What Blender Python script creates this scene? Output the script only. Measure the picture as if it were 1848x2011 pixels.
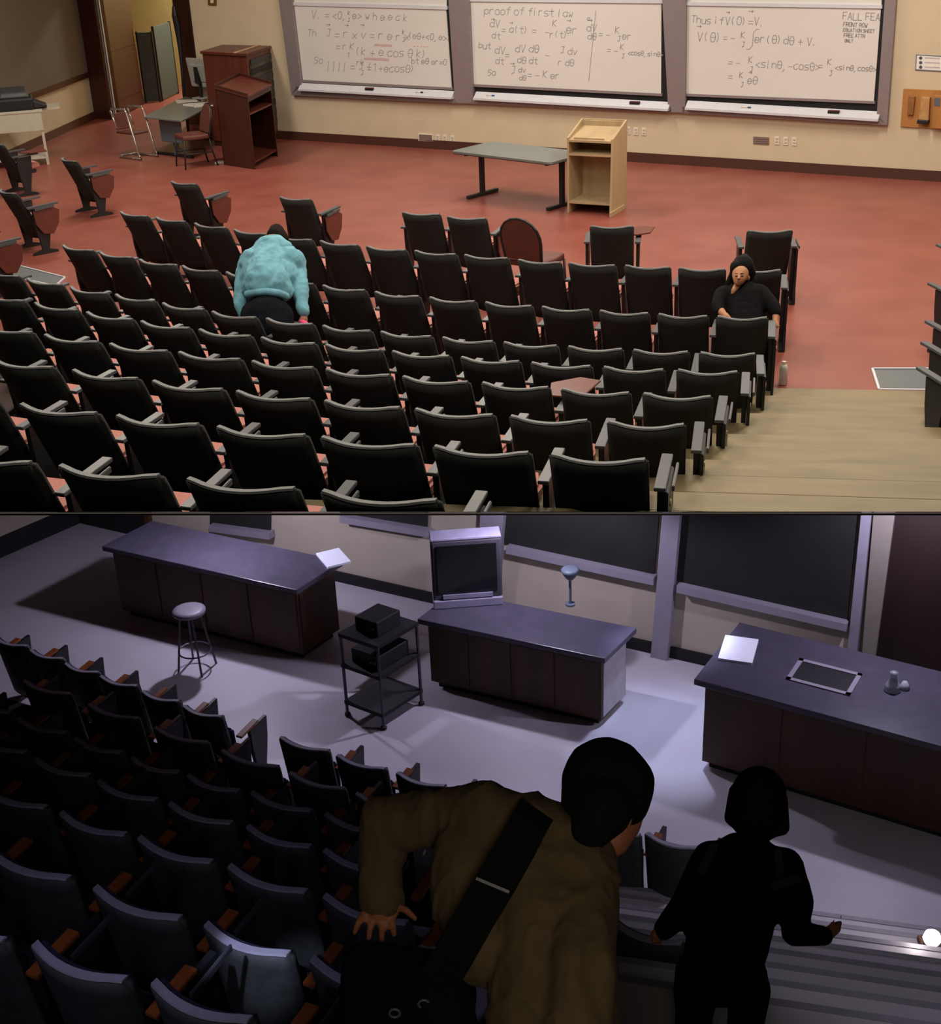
import bpy, bmesh, math, random
import numpy as np
from mathutils import Vector, Matrix, Euler

random.seed(7)
for o in list(bpy.data.objects): bpy.data.objects.remove(o)
scene = bpy.context.scene
COL = scene.collection
ACOL = COL

# ------------------------------------------------------------------ camera
F, PX, PY = 2550.0, 924.0, 1005.5          # focal length and centre in photo pixels
TH = math.atan(1205 / F); RO = math.radians(2.4)
CZ = 7.2                                    # camera height above the lower hall's floor
CAM = Vector((0, 0, CZ))
FW = Vector((0, math.cos(TH), -math.sin(TH)))
U0 = Vector((0, math.sin(TH), math.cos(TH)))
RT = math.cos(RO) * Vector((1, 0, 0)) - math.sin(RO) * U0
UP = math.sin(RO) * Vector((1, 0, 0)) + math.cos(RO) * U0
cd = bpy.data.cameras.new('camera'); cam = bpy.data.objects.new('camera', cd); COL.objects.link(cam)
M3 = Matrix((RT, UP, -FW)).transposed()
cam.matrix_world = Matrix.Translation(CAM) @ M3.to_4x4()
cd.sensor_fit = 'HORIZONTAL'; cd.sensor_width = 36; cd.lens = 36 * F / 1848; cd.clip_start = .05; cd.clip_end = 200
scene.camera = cam

# ------------------------------------------------------------------ world, lights, exposure
w = bpy.data.worlds.new('world'); scene.world = w; w.use_nodes = True
w.node_tree.nodes['Background'].inputs[0].default_value = (.5, .55, .7, 1)
w.node_tree.nodes['Background'].inputs[1].default_value = .013
vs = scene.view_settings
vs.view_transform = 'Standard'; vs.look = 'None'; vs.gamma = 1; vs.exposure = 0; vs.use_curve_mapping = False

def area(name, loc, sx, sy, power, col, rot=(0, 0, 0), spread=180):
    d = bpy.data.lights.new(name, 'AREA'); d.shape = 'RECTANGLE'; d.size = sx; d.size_y = sy
    d.energy = power; d.color = col; d.spread = math.radians(spread)
    o = bpy.data.objects.new(name, d); COL.objects.link(o); o.location = loc; o.rotation_euler = rot
    return o
def spot(name, loc, target, power, col, ang, blend=.5, r=.05):
    d = bpy.data.lights.new(name, 'SPOT'); d.energy = power; d.color = col
    d.spot_size = math.radians(ang); d.spot_blend = blend; d.shadow_soft_size = r
    o = bpy.data.objects.new(name, d); COL.objects.link(o); o.location = loc
    o.rotation_euler = (Vector(target) - Vector(loc)).to_track_quat('-Z', 'Y').to_euler()
    return o
WARM = (1, .91, .78)
# fluorescent troffers in the ceiling of the bright hall
for x, y, p in ((-5.8, 22.0, 330), (0, 20.5, 320), (5, 17.2, 320), (-4.8, 16.0, 250), (.5, 14.6, 280), (5, 12.6, 280),
                (-3, 10.6, 190), (1.5, 9.6, 190), (-1.5, 6.4, 120), (2.2, 5.6, 120)):
    area('ceiling_troffer_light', (x, y, 8.6), .6, 2.4, p * .70, WARM, (0, 0, math.radians(-30)))
area('back_room_light', (-5.6, 34.0, 7.6), 1.0, 1.0, 280, (1, .93, .78))
# pendant lamps of the dark hall
COOL = (.80, .74, 1.0)
DARK_LAMPS = []

# ------------------------------------------------------------------ projection helpers
def ray(x, y): return FW + (x - PX) / F * RT - (y - PY) / F * UP
def at_z(x, y, z):
    d = ray(x, y); return CAM + d * ((z - CZ) / d.z)
def at_d(x, y, dist): return CAM + ray(x, y) * dist
def on_plane(x, y, p, n):
    d = ray(x, y); return CAM + d * ((Vector(p) - CAM).dot(n) / d.dot(n))
FA = 3.0                                    # floor level of the bright hall (upper storey)

# ------------------------------------------------------------------ materials
def lin(h):
    h = h.lstrip('#'); v = [int(h[i:i + 2], 16) / 255 for i in (0, 2, 4)]
    return tuple(c / 12.92 if c <= .04045 else ((c + .055) / 1.055) ** 2.4 for c in v) + (1,)
MATS = {}
def mat(name, col, rough=.6, metal=0, spec=.5, var=.12, scale=9, bump=0, emit=None, emitcol=None, stretch=None, alpha=None, col2=None):
    if name in MATS: return MATS[name]
    m = bpy.data.materials.new(name); m.use_nodes = True; nt = m.node_tree; b = nt.nodes['Principled BSDF']
    c = lin(col) if isinstance(col, str) else tuple(col) + (1,)
    tc = nt.nodes.new('ShaderNodeTexCoord'); nz = nt.nodes.new('ShaderNodeTexNoise'); nz.inputs['Scale'].default_value = scale
    nz.inputs['Detail'].default_value = 6
    mp = nt.nodes.new('ShaderNodeMapping'); nt.links.new(tc.outputs['Object'], mp.inputs[0]); nt.links.new(mp.outputs[0], nz.inputs['Vector'])
    if stretch: mp.inputs['Scale'].default_value = stretch
    rp = nt.nodes.new('ShaderNodeValToRGB'); nt.links.new(nz.outputs['Fac'], rp.inputs[0])
    if col2: c2 = lin(col2); lo, hi = c, c2
    else:
        lo = tuple(max(0, x * (1 - var)) for x in c[:3]) + (1,); hi = tuple(min(1, x * (1 + var)) for x in c[:3]) + (1,)
    rp.color_ramp.elements[0].color = lo; rp.color_ramp.elements[1].color = hi
    rp.color_ramp.elements[0].position = .3; rp.color_ramp.elements[1].position = .7
    nt.links.new(rp.outputs[0], b.inputs['Base Color'])
    b.inputs['Roughness'].default_value = rough; b.inputs['Metallic'].default_value = metal
    b.inputs['Specular IOR Level'].default_value = spec
    if bump:
        bp = nt.nodes.new('ShaderNodeBump'); bp.inputs['Strength'].default_value = bump; bp.inputs['Distance'].default_value = .01
        nt.links.new(nz.outputs['Fac'], bp.inputs['Height']); nt.links.new(bp.outputs[0], b.inputs['Normal'])
    if emit:
        b.inputs['Emission Strength'].default_value = emit; b.inputs['Emission Color'].default_value = lin(emitcol or col)
    if alpha is not None:
        b.inputs['Transmission Weight'].default_value = alpha
    MATS[name] = m
    return m

# ------------------------------------------------------------------ mesh builder
class MB:
    def __init__(s): s.v = []; s.f = []
    def add(s, vs, fs):
        k = len(s.v); s.v += [tuple(x) for x in vs]; s.f += [tuple(i + k for i in f) for f in fs]; return s
    def hexa(s, b, t):          # bottom ring of n points, top ring of n points
        n = len(b); fs = [tuple(reversed(range(n))), tuple(range(n, 2 * n))]
        fs += [(i, (i + 1) % n, n + (i + 1) % n, n + i) for i in range(n)]
        return s.add(list(b) + list(t), fs)
    def box(s, x0, x1, y0, y1, z0, z1):
        b = [(x0, y0, z0), (x1, y0, z0), (x1, y1, z0), (x0, y1, z0)]; t = [(x, y, z1) for x, y, _ in b]
        return s.hexa(b, t)
    def bar(s, p, q, wd, ht, up=(0, 0, 1)):
        p, q, up = Vector(p), Vector(q), Vector(up); d = (q - p).normalized()
        if abs(d.dot(up)) > .98: up = Vector((0, 1, 0))
        a = d.cross(up).normalized() * wd / 2; c = a.cross(d).normalized() * ht / 2
        return s.hexa([p - a - c, p + a - c, p + a + c, p - a + c], [q - a - c, q + a - c, q + a + c, q - a + c])
    def tube(s, pts, r, n=8, closed=False):
        pts = [Vector(p) for p in pts]; rings = []; N = len(pts); prev = None
        rr = r if isinstance(r, (list, tuple)) else [r] * N
        for i in range(N):
            a = pts[i - 1] if (i or closed) else pts[i]; c = pts[(i + 1) % N] if (i < N - 1 or closed) else pts[i]
            d = (c - a).normalized()
            if prev is None:
                u = Vector((0, 0, 1)) if abs(d.z) < .9 else Vector((0, 1, 0)); u = (u - d * u.dot(d)).normalized()
            else: u = (prev - d * prev.dot(d)).normalized()
            prev = u; v = d.cross(u)
            rings.append([pts[i] + (u * math.cos(t * 2 * math.pi / n) + v * math.sin(t * 2 * math.pi / n)) * rr[i] for t in range(n)])
        vs = [p for g in rings for p in g]; fs = []
        for i in range(N - 1 + closed):
            j = (i + 1) % N
            fs += [(i * n + t, i * n + (t + 1) % n, j * n + (t + 1) % n, j * n + t) for t in range(n)]
        if not closed: fs += [tuple(reversed(range(n))), tuple(range((N - 1) * n, N * n))]
        return s.add(vs, fs)
    def lathe(s, prof, n=20, c=(0, 0, 0)):
        vs = [(c[0] + r * math.cos(t * 2 * math.pi / n), c[1] + r * math.sin(t * 2 * math.pi / n), c[2] + z) for r, z in prof for t in range(n)]
        m = len(prof); fs = [(i * n + t, i * n + (t + 1) % n, (i + 1) * n + (t + 1) % n, (i + 1) * n + t) for i in range(m - 1) for t in range(n)]
        fs += [tuple(reversed(range(n))), tuple(range((m - 1) * n, m * n))]
        return s.add(vs, fs)
    def prism(s, poly, axis, a, b):   # poly: 2-D points extruded along axis from a to b
        def P(p, h): return {'x': (h, p[0], p[1]), 'y': (p[0], h, p[1]), 'z': (p[0], p[1], h)}[axis]
        return s.hexa([P(p, a) for p in poly], [P(p, b) for p in poly])
    def mesh(s, name):
        m = bpy.data.meshes.new(name); m.from_pydata(s.v, [], s.f)
        bm = bmesh.new(); bm.from_mesh(m); bmesh.ops.recalc_face_normals(bm, faces=bm.faces); bm.to_mesh(m); bm.free()
        return m
    def build(s, name, m, parent=None, bevel=0, smooth=False, seg=2):
        me = s.mesh(name); return link(name, me, m, parent, bevel, smooth, seg)
def link(name, me, m, parent=None, bevel=0, smooth=False, seg=2):
    if bevel:
        bm = bmesh.new(); bm.from_mesh(me)
        ed = [e for e in bm.edges if len(e.link_faces) == 2 and e.calc_face_angle(0) > .5]
        bmesh.ops.bevel(bm, geom=ed, offset=bevel, segments=seg, affect='EDGES', profile=.5, clamp_overlap=True)
        bm.to_mesh(me); bm.free()
    if smooth: me.shade_smooth()
    if m and not me.materials: me.materials.append(m)
    o = bpy.data.objects.new(name, me); ACOL.objects.link(o)
    if parent: o.parent = parent
    return o
def tag(o, label=None, cat=None, group=None, kind=None):
    if label: o['label'] = label
    if cat: o['category'] = cat
    if group: o['group'] = group
    if kind: o['kind'] = kind
    return o
def thing(name, label, cat, loc=(0, 0, 0), rz=0, group=None):
    o = bpy.data.objects.new(name, None); o.empty_display_size = .1; COL.objects.link(o)
    o.location = loc; o.rotation_euler = (0, 0, rz); return tag(o, label, cat, group)
def struct(o, label=None): o['kind'] = 'structure'; (label and tag(o, label)); return o
def clip_above(o, off=.0):
    """cut away what would reach below the raked slab between the two halls (plane through CAM spanned by RT and FW)"""
    W = (o.parent.matrix_basis if o.parent else Matrix()) @ o.matrix_basis
    me = o.data.copy(); bm = bmesh.new(); bm.from_mesh(me); bm.transform(W)
    co = CAM + UP * off
    if all((v.co - co).dot(UP) > 0 for v in bm.verts): bm.free(); return o
    r = bmesh.ops.bisect_plane(bm, geom=bm.verts[:] + bm.edges[:] + bm.faces[:], plane_co=co, plane_no=UP, clear_inner=True)
    ed = [e for e in r['geom_cut'] if isinstance(e, bmesh.types.BMEdge)]
    if ed:
        try: bmesh.ops.holes_fill(bm, edges=ed)
        except Exception: pass
    if not bm.faces: bm.free(); bpy.data.objects.remove(o); return None
    bm.transform(W.inverted()); bm.to_mesh(me); bm.free(); o.data = me
    return o

class Wall:
    """vertical plane over the floor line p0 to p1; local X along it, local -Y into the room, Z up from the floor"""
    def __init__(s, p0, p1):
        s.p0 = Vector(p0); d = Vector(p1) - s.p0; d.z = 0; s.L = d.length; s.d = d.normalized()
        s.yaw = math.atan2(s.d.y, s.d.x); s.n = Vector((-s.d.y, s.d.x, 0))
    def uv(s, x, y, off=0):         # local (u, v) of the photo pixel on the plane, off metres into the room
        p = on_plane(x, y, s.p0 - s.n * off, s.n) - s.p0
        return (p.dot(s.d), p.z)
    def thing(s, name, label, cat, group=None): return thing(name, label, cat, s.p0, s.yaw, group)
    def place(s, o): o.location = s.p0; o.rotation_euler = (0, 0, s.yaw); return o
    def slab(s, mb, pts, y0, y1):   # pts: pixels, all on the front plane y0 (into the room is negative)
        mb.prism([s.uv(x, y, -y0) for x, y in pts], 'y', y0, y1); return mb

# ================================================================== materials list
m_wallA = mat('cream paint', '#cbbca0', .8, var=.04, scale=3)
m_grey = mat('grey brown panel', '#6d6253', .9, var=.10, scale=40)
m_wood_dk = mat('dark red brown wood', '#3e1a13', .45, var=.25, scale=6, stretch=(1, 1, .1))
m_wood_ch = mat('cherry veneer', '#5a281d', .4, var=.22, scale=6, stretch=(1, 1, .12))
m_base = mat('brown vinyl base', '#4a2a20', .5, var=.1)
m_floorA = mat('red linoleum', '#84463b', .34, spec=.4, scale=1.6, col2='#925348')
m_maple = mat('maple plywood', '#b09a76', .5, var=.12, scale=5, stretch=(1, 1, .12))
m_frame = mat('mauve grey aluminium', '#8f8487', .45, .3, var=.05)
m_steel = mat('bright aluminium', '#d6dae2', .35, .15, var=.04)
m_chrome = mat('chrome', '#d8d8d8', .2, .9, var=.05)
m_white = mat('white board enamel', '#d9d7d3', .25, var=.015, scale=2)
m_black = mat('black metal', '#17181b', .5, var=.2)
m_dark = mat('dark recess', '#0c0c0e', .7)
m_ink = mat('grey marker ink', '#8d8a8a', .8, var=.15)
m_inkred = mat('faint red marker ink', '#c99a98', .8, var=.15)
m_laminate = mat('grey laminate', '#6d7370', .35, var=.06, scale=30)
m_blue = mat('grey blue metal', '#5d6775', .5, var=.05)
m_plate = mat('ivory plastic', '#ded6c4', .5, var=.03)
m_brass = mat('dull metal plate', '#8a7a74', .45, .4)
m_fabric = mat('black upholstery', (.024, .025, .024), .85, spec=.2, var=.2, scale=60, bump=.1)
m_pink = mat('dusty pink upholstery', '#b5776c', .9, var=.2, scale=90, bump=.15)
m_arm = mat('grey armrest', (.075, .082, .09), .42, var=.1)
m_tab = mat('red brown laminate', '#64332a', .4, var=.12, scale=8)
m_chairbr = mat('brown vinyl', '#5d3129', .5, var=.1)
m_tan = mat('worn tan planks', '#756a4c', .6, scale=3.5, stretch=(.5, 2.2, 1), col2='#877858')
m_grate = mat('steel floor grate', '#62686b', .5, .2, var=.1, scale=60)

# ================================================================== BRIGHT HALL: shell
WA = Wall(at_z(562.7, 273.5, FA), at_z(1848, 357, FA))           # front wall with the whiteboards
LW = Wall(at_z(50, 297, FA), at_z(186, 233, FA))                 # left wall
# where the two meet
def meet(a, b):
    A = np.array([[a.d.x, -b.d.x], [a.d.y, -b.d.y]]); t = np.linalg.solve(A, [b.p0.x - a.p0.x, b.p0.y - a.p0.y]); return a.p0 + a.d * t[0]
corner = meet(WA, LW)
HA = 6.2
DW = Wall(at_z(189, 232, FA), at_z(189, 232, FA) + WA.d)          # recessed bay with the doorway, parallel to the front wall
u0 = DW.uv(206, 120)[0]; u1 = DW.uv(352, 80)[0]; u2 = DW.uv(386, 120)[0]
DOORH = 3.0
wS = WA.uv(388, 130)[0]
mb = MB(); mb.box(wS, 16, 0, .2, -.3, HA)
struct(WA.place(mb.build('wall_front', m_wallA)), 'cream painted front wall behind the whiteboards')
off_ = (DW.p0 - WA.p0).dot(WA.n)
uR = max(u2, (WA.p0 + WA.d * wS - DW.p0).dot(WA.d))
mb = MB(); mb.box(u0, u1, 0, .2, DOORH, HA); mb.box(u1, uR, 0, .2, -.3, HA)
struct(DW.place(mb.build('wall_door_bay', m_wallA)), 'wall around the open doorway in the left corner')
corner = DW.p0
lc = (corner - LW.p0).dot(LW.d)
RAILV = LW.uv(174, 145)[1]
mb = MB(); mb.box(-16, lc, 0, .2, -.3, HA); wl = LW.place(mb.build('wall_left', m_wallA)); struct(wl, 'left wall, cream below and grey brown panels above')
ul = [-16, LW.uv(-150, 200)[0], LW.uv(100, 20)[0], lc - .12]
for a, b in zip(ul[:-1], ul[1:]):
    q = MB().box(a + .004, b - .004, -.03, -.001, RAILV + .05, HA).build('wall_panel', m_grey, wl)
q = MB().box(-16, lc - .1, -.05, -.001, RAILV - .06, RAILV + .05).build('chair_rail', m_wood_dk, wl)
q = MB().box(-16, lc - .1, -.03, -.001, .0, .16).build('baseboard_left', m_base, wl)
MB().box(wS, 16, -.02, -.001, 0, .16).build('baseboard_front', m_base, bpy.data.objects['wall_front'])
# door
d1 = DW.thing('door_1', 'dark red wooden door standing open beside the left wall', 'door'); d1['kind'] = 'structure'
MB().box(-.02, u0, -.06, .22, 0, DOORH + .2).build('door_jamb', m_wood_dk, d1)
MB().box(u1, u2, -.06, .22, 0, DOORH + .2).build('door_jamb', m_wood_dk, d1)
MB().box(u0, u1, -.06, .22, DOORH, DOORH + .2).build('door_head', m_wood_dk, d1)
pL = DW.p0 + DW.d * (u0 + .02) + DW.n * .02
pE = at_z(283, 205, FA); e = (pE - pL); e.z = 0; lw = min(e.length, 2.2); e = e.normalized()
en = Vector((-e.y, e.x, 0))
def rel(v): w_ = v - DW.p0; return Vector((w_.dot(DW.d), w_.dot(DW.n), w_.z))
def leaf(a, b, z0, z1, t0, t1):
    b4 = [rel(pL + e * a + en * t0), rel(pL + e * b + en * t0), rel(pL + e * b + en * t1), rel(pL + e * a + en * t1)]
    return MB().hexa([(p.x, p.y, z0) for p in b4], [(p.x, p.y, z1) for p in b4])
leaf(0, lw, .02, DOORH - .02, -.025, .025).build('door_leaf', m_wood_dk, d1)
for z0, z1 in ((.35, 1.25), (1.4, 2.8)):
    leaf(.15, lw - .15, z0, z1, -.035, .035).build('door_panel', m_wood_dk, d1)
leaf(lw - .12, lw - .04, 1.3, 1.75, -.04, .04).build('push_plate', mat('aged brass', '#8a6a3a', .4, .6), d1)
leaf(.0, .03, .05, DOORH - .1, -.04, .04).build('hinge', m_steel, d1)
# the lit room beyond the door
m_yellow = mat('yellow paint', '#d8c27c', .8, var=.05, scale=3)
mb = MB(); mb.box(-4, u1 + 4, 5.2, 5.4, -.3, HA); struct(DW.place(mb.build('wall_back_room', m_yellow)), 'yellow wall of the room beyond the open door')
mb = MB(); mb.box(u1 + .75, u1 + .9, .25, 5.2, -.3, HA); struct(DW.place(mb.build('wall_back_room_right', m_yellow)), 'right side wall of the room beyond the door')
def screen(name, pa, pb, ha, label):
    a, b = at_z(*pa, FA), at_z(*pb, FA); W = Wall(a, b)
    t = thing(name, label, 'screen', a, W.yaw, 'folding screens beyond the door')
    mt = mat('slate grey felt', '#46504f', .9, var=.1, scale=30)
    MB().box(.03, W.L - .03, -.02, .02, .03, ha).build('panel', mt, t)
    MB().box(0, .04, -.03, .03, 0, ha + .02).build('post', m_black, t); MB().box(W.L - .04, W.L, -.03, .03, 0, ha + .02).build('post', m_black, t)
screen('room_divider', (285, 201), (317, 200), 1.6, 'narrower slate grey divider panel just beyond the open door')
screen('room_divider', (318, 199), (350, 183), 1.7, 'wider slate grey divider panel, right one beyond the open door')
kk = Wall(DW.p0 + DW.d * (u1 + .75) + DW.n * .25, DW.p0 + DW.d * (u1 + .75) + DW.n * 5.2)
tag(MB().tube([on_plane(x, y, kk.p0 - kk.n * .05, kk.n) for x, y in ((341, 12), (343, 30), (348, 50), (351, 75), (354, 100), (357, 132), (361, 185))] + [Vector(on_plane(363, 205, kk.p0 - kk.n * .05, kk.n)[:2] + (FA,))], [.03, .06, .07, .05, .04, .03, .03, .03]).build('coiled_cable', m_black), 'black cable hanging on the yellow wall beyond the door', 'cable')

# floor of the bright hall: flat front part, then tiers under the rows
def poly_slab(name, pts, z0, z1, m):
    mb = MB(); mb.hexa([(p[0], p[1], z0) for p in pts], [(p[0], p[1], z1) for p in pts]); return mb.build(name, m)
fl = poly_slab('floor', [(-16, 8.2), (14, 8.2), (14, 40), (-16, 40)], FA - .14, FA, m_floorA)
struct(clip_above(fl), 'red linoleum floor of the bright lecture hall')
ce = poly_slab('ceiling', [(-16, 3.5), (14, 3.5), (14, 40), (-16, 40)], 8.75, 8.9, mat('ceiling tile', '#d8d2c4', .9, var=.03))
struct(ce, 'pale tiled ceiling of the bright hall')
wr = MB().box(0, .2, -24, 26, -.3, HA).build('wall_right', m_wallA); wr.location = (10.5, 12, FA); struct(wr, 'cream right wall of the bright hall')

# raked slab that separates the two halls (seen edge on)
mb = MB(); q = lambda a, t, k: CAM + RT * a + FW * t - UP * k
mb.hexa([q(-9, 2.3, .006), q(9, 2.3, .006), q(9, 9.9, .02), q(-9, 9.9, .02)], [q(-9, 2.3, .003), q(9, 2.3, .003), q(9, 9.9, .003), q(-9, 9.9, .003)])
struct(mb.build('ceiling_lower', mat('dark painted concrete', '#1b1a1c', .9, var=.1)), 'dark raked slab between the two halls')

# ================================================================== BRIGHT HALL: whiteboards
fr = WA.thing('board_surround', 'mauve grey metal surround of the three whiteboards', 'surround')
def fpart(name, pts, y0, y1, m, par): return WA.slab(MB(), pts, y0, y1).build(name, m, par)
Y0 = -.09
# extend pixels up to 2.3 m above what the photo shows by sliding along the wall
TOPV = 3.4
def stile(pts_bottom, pts_top, par=fr, name='stile', m=m_frame, y0=Y0):
    (bl, br), (tl, tr) = pts_bottom, pts_top
    a, b, c, d = WA.uv(*bl, -y0), WA.uv(*br, -y0), WA.uv(*tr, -y0), WA.uv(*tl, -y0)
    def ext(p, q): t = (TOPV - p[1]) / (q[1] - p[1]); return (p[0] + (q[0] - p[0]) * t, TOPV)
    mb = MB().prism([a, b, ext(b, c), ext(a, d)], 'y', y0, -.001); return mb.build(name, m, par, .008)
stile(((572, 187), (592, 170)), ((547, 0), (573, 0)))
stile(((893, 203), (929, 204)), ((880, 0), (921, 0)))
stile(((1312, 221), (1345, 222)), ((1300, 0), (1347, 0)))
stile(((1721, 232), (1742, 246)), ((1737, 0), (1760, 0)))
fpart('bottom_rail', [(572, 187), (582, 170), (893, 187), (893, 203)], Y0, -.001, m_frame, fr)
fpart('bottom_rail', [(927, 204), (927, 190), (1318, 210), (1318, 222)], Y0, -.001, m_frame, fr)
fpart('bottom_rail', [(1340, 222), (1340, 210), (1726, 231), (1742, 246)], Y0, -.001, m_frame, fr)
fpart('back_panel', [(575, 180), (570, -60), (1750, -60), (1728, 236)], -.012, -.002, m_dark, fr)

GL = {'V': '082248', 'T': '0848 2822', 'J': '1848 38331312', 'K': '0802 48054 2', 'k': '0802 36040432', 'r': '0602 05162636', 'e': '04444526160503122243',
 'x': '0642 0246', '<': '460442', '>': '064402', '0': '180604123244463818', '1': '0728 2822', ',': '121100', '(': '28161422', ')': '08161402', '+': '0444 2622',
 '=': '0545 0343', '-': '0444', 'c': '46260503123243', 'o': '160503123243453616', 's': '4616051434433202', 'Q': '180604123244463818 0545', 'd': '4842 452605032243',
 't': '28233242 0646', 'a': '462605032243 4642', 'i': '1612 1817', 'f': '48382722 0646', 'p': '0600 052645432203', 'w': '0612243246', 'l': '1812', 'h': '0802 05264542',
 'u': '060312324346 4642', 'b': '0802 032243452605', 'n': '0602 05264542', 'S': '4728070615354433220 2', 'N': '02084248', 'F': '0802 0848 0535', 'A': '022842 1434',
 'L': '080242', 'R': '0802 083847463505 2542', 'O': '180604123244463818', 'W': '0812253248', 'E': '48080242 0535', 'U': '080312324348', 'I': '2822',
 'P': '0802 083847463505', '|': '2820', '/': '0248', '~': '0545 364534', 'I2': '', '{': '4838272312 02', 'y': '0624 4600', 'v': '062246', 'm': '0602 0526 2622 2546 4642', '.': '1213', '2': '07283746020242', 'H': '0802 4842 0545', 'Y': '0825 4825 2522'}
def strokes(ch):
    for st in GL.get(ch, '').split(' '):
        st = st.replace(' ', '')
        if len(st) >= 4: yield [(int(st[i]), int(st[i + 1]) - 2) for i in range(0, len(st) - 1, 2)]
GL['K'] = '0802 480542'; GL['S'] = '472807061535443322 02'.replace(' ', ''); GL['{'] = '483827231202'
def handwriting(par, lines, m, y=-.0305, wd=.011, name='handwriting'):
    mb = MB()
    for x, py, h, txt in lines:
        k = h / 6.0; cx = x; slope = .045
        for ch in txt:
            if ch == '~': k = h / 6.0 * 1.7
            if ch == ' ': cx += 2.2 * k; continue
            if ch == '_':                       # fraction bar helper: skip
                continue
            jy = random.uniform(-.4, .4) * k
            for st in strokes(ch):
                P = []
                for gx, gy in st:
                    qx = cx + gx * k * .8 + gy * k * .1; qy = py - gy * k + jy + (qx - x) * slope
                    u, v = WA.uv(qx, qy, -y); P.append(Vector((u, v)))
                for a, b in zip(P[:-1], P[1:]):
                    d = (b - a)
                    if d.length < 1e-5: continue
                    d.normalize(); n = Vector((-d.y, d.x)) * wd / 2; a2, b2 = a - d * wd * .3, b + d * wd * .3
                    mb.add([(a2.x + n.x, y, a2.y + n.y), (a2.x - n.x, y, a2.y - n.y), (b2.x - n.x, y, b2.y - n.y), (b2.x + n.x, y, b2.y + n.y)], [(0, 1, 2, 3)])
            cx += 4.25 * k
    o = mb.build(name, m, par); o['kind'] = 'stuff'; return o
def bar_px(lines, x0, x1, y): lines.append((x0, y, max(3, (x1 - x0) / 4 / .95 * 6), '-') if False else (x0, y + 0, 6 * (x1 - x0) / 3.8, '-'))

T1 = [(611, 37, 17, 'V.'), (617, 17, 9, '~'), (638, 36, 14, '= <0,'), (683, 29, 9, 'k'), (682, 44, 8, 'J'), (692, 37, 14, 'e> w h e e c k'),
      (604, 70, 13, 'Th'), (640, 73, 16, 'J = r x v = r e r x'), (640, 55, 8, '~'), (676, 56, 8, '~'), (707, 56, 8, '~'),
      (790, 67, 9, 'k'), (790, 83, 9, 'J'), (802, 76, 12, '(eQ+<0,e>)'), (660, 98, 14, '='), (673, 97, 13, 'r K'), (682, 113, 10, '1'), (698, 108, 16, '(k + e cos Q k)'),
      (617, 124, 13, 'So'), (640, 135, 15, '|||| = J ='), (700, 128, 12, 'rk'), (708, 148, 10, 'J'), (722, 139, 15, '(1+ecosQ)'), (808, 125, 11, 'bt eQ er=0')]
T2 = [(951, 27, 15, 'proof of first law'), (962, 54, 15, 'dV'), (964, 44, 7, '~'), (966, 76, 13, 'dt'), (985, 64, 14, '= a(t) =   -'), (1000, 50, 7, '~'),
      (1085, 52, 13, 'K'), (1080, 74, 13, 'r(t)'), (1112, 66, 17, 'er'), (1113, 48, 8, '~'), (940, 95, 12, 'but'), (972, 106, 15, 'dV'), (973, 126, 13, 'dt'), (992, 113, 14, '='),
      (1012, 102, 15, 'dV dQ'), (1016, 124, 13, 'dQ dt'), (1070, 114, 14, '-'), (1100, 106, 14, 'J dv'), (1096, 128, 13, 'r dQ'), (958, 148, 12, 'So'), (1003, 146, 16, 'J'), (1002, 132, 8, '~'),
      (1018, 143, 11, 'dv'), (1020, 158, 10, 'dQ'), (1036, 152, 14, '= - K er'), (1153, 40, 9, 'a'), (1152, 62, 15, 'dV'), (1154, 48, 9, '~'), (1154, 78, 13, 'dQ'), (1176, 72, 13, '= -'),
      (1208, 65, 13, 'K'), (1212, 82, 11, 'J'), (1222, 77, 14, 'er'), (1192, 104, 13, '= -'), (1218, 97, 11, 'K'), (1220, 115, 10, 'J'), (1233, 108, 9, '<cosQ,sinQ>'),
      (1132, 128, 104, '|')]
T3 = [(1358, 45, 14, 'Thus if'), (1424, 48, 16, 'V(0)=V.'), (1426, 30, 7, '~'), (1470, 30, 9, '~'), (1369, 80, 18, 'V(Q)'), (1368, 60, 9, '~'), (1420, 80, 14, '= -'),
      (1455, 75, 12, 'K'), (1456, 93, 11, 'J'), (1466, 98, 40, '{'), (1482, 84, 16, 'er(Q)dQ + V.'), (1430, 128, 14, '= -'), (1470, 124, 12, 'K'), (1472, 142, 11, 'J'), (1484, 133, 15, '<sinQ,-cosQ>'),
      (1607, 135, 14, '='), (1625, 128, 12, 'K'), (1628, 150, 11, 'J'), (1640, 137, 10.5, '<sinQ,cosQ>'), (1430, 156, 14, '='), (1452, 153, 11, 'K'), (1454, 171, 10, 'J'), (1468, 164, 15, 'eQ'), (1470, 148, 7, '~'),
      (1655, 38, 14, 'FALL FEA'), (1656, 52, 8, 'FRONT ROW'), (1656, 62, 6.5, 'EQUATION SHEET'), (1657, 73, 7, 'FREE ATTN'), (1659, 83, 6, 'ONLY')]
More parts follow.
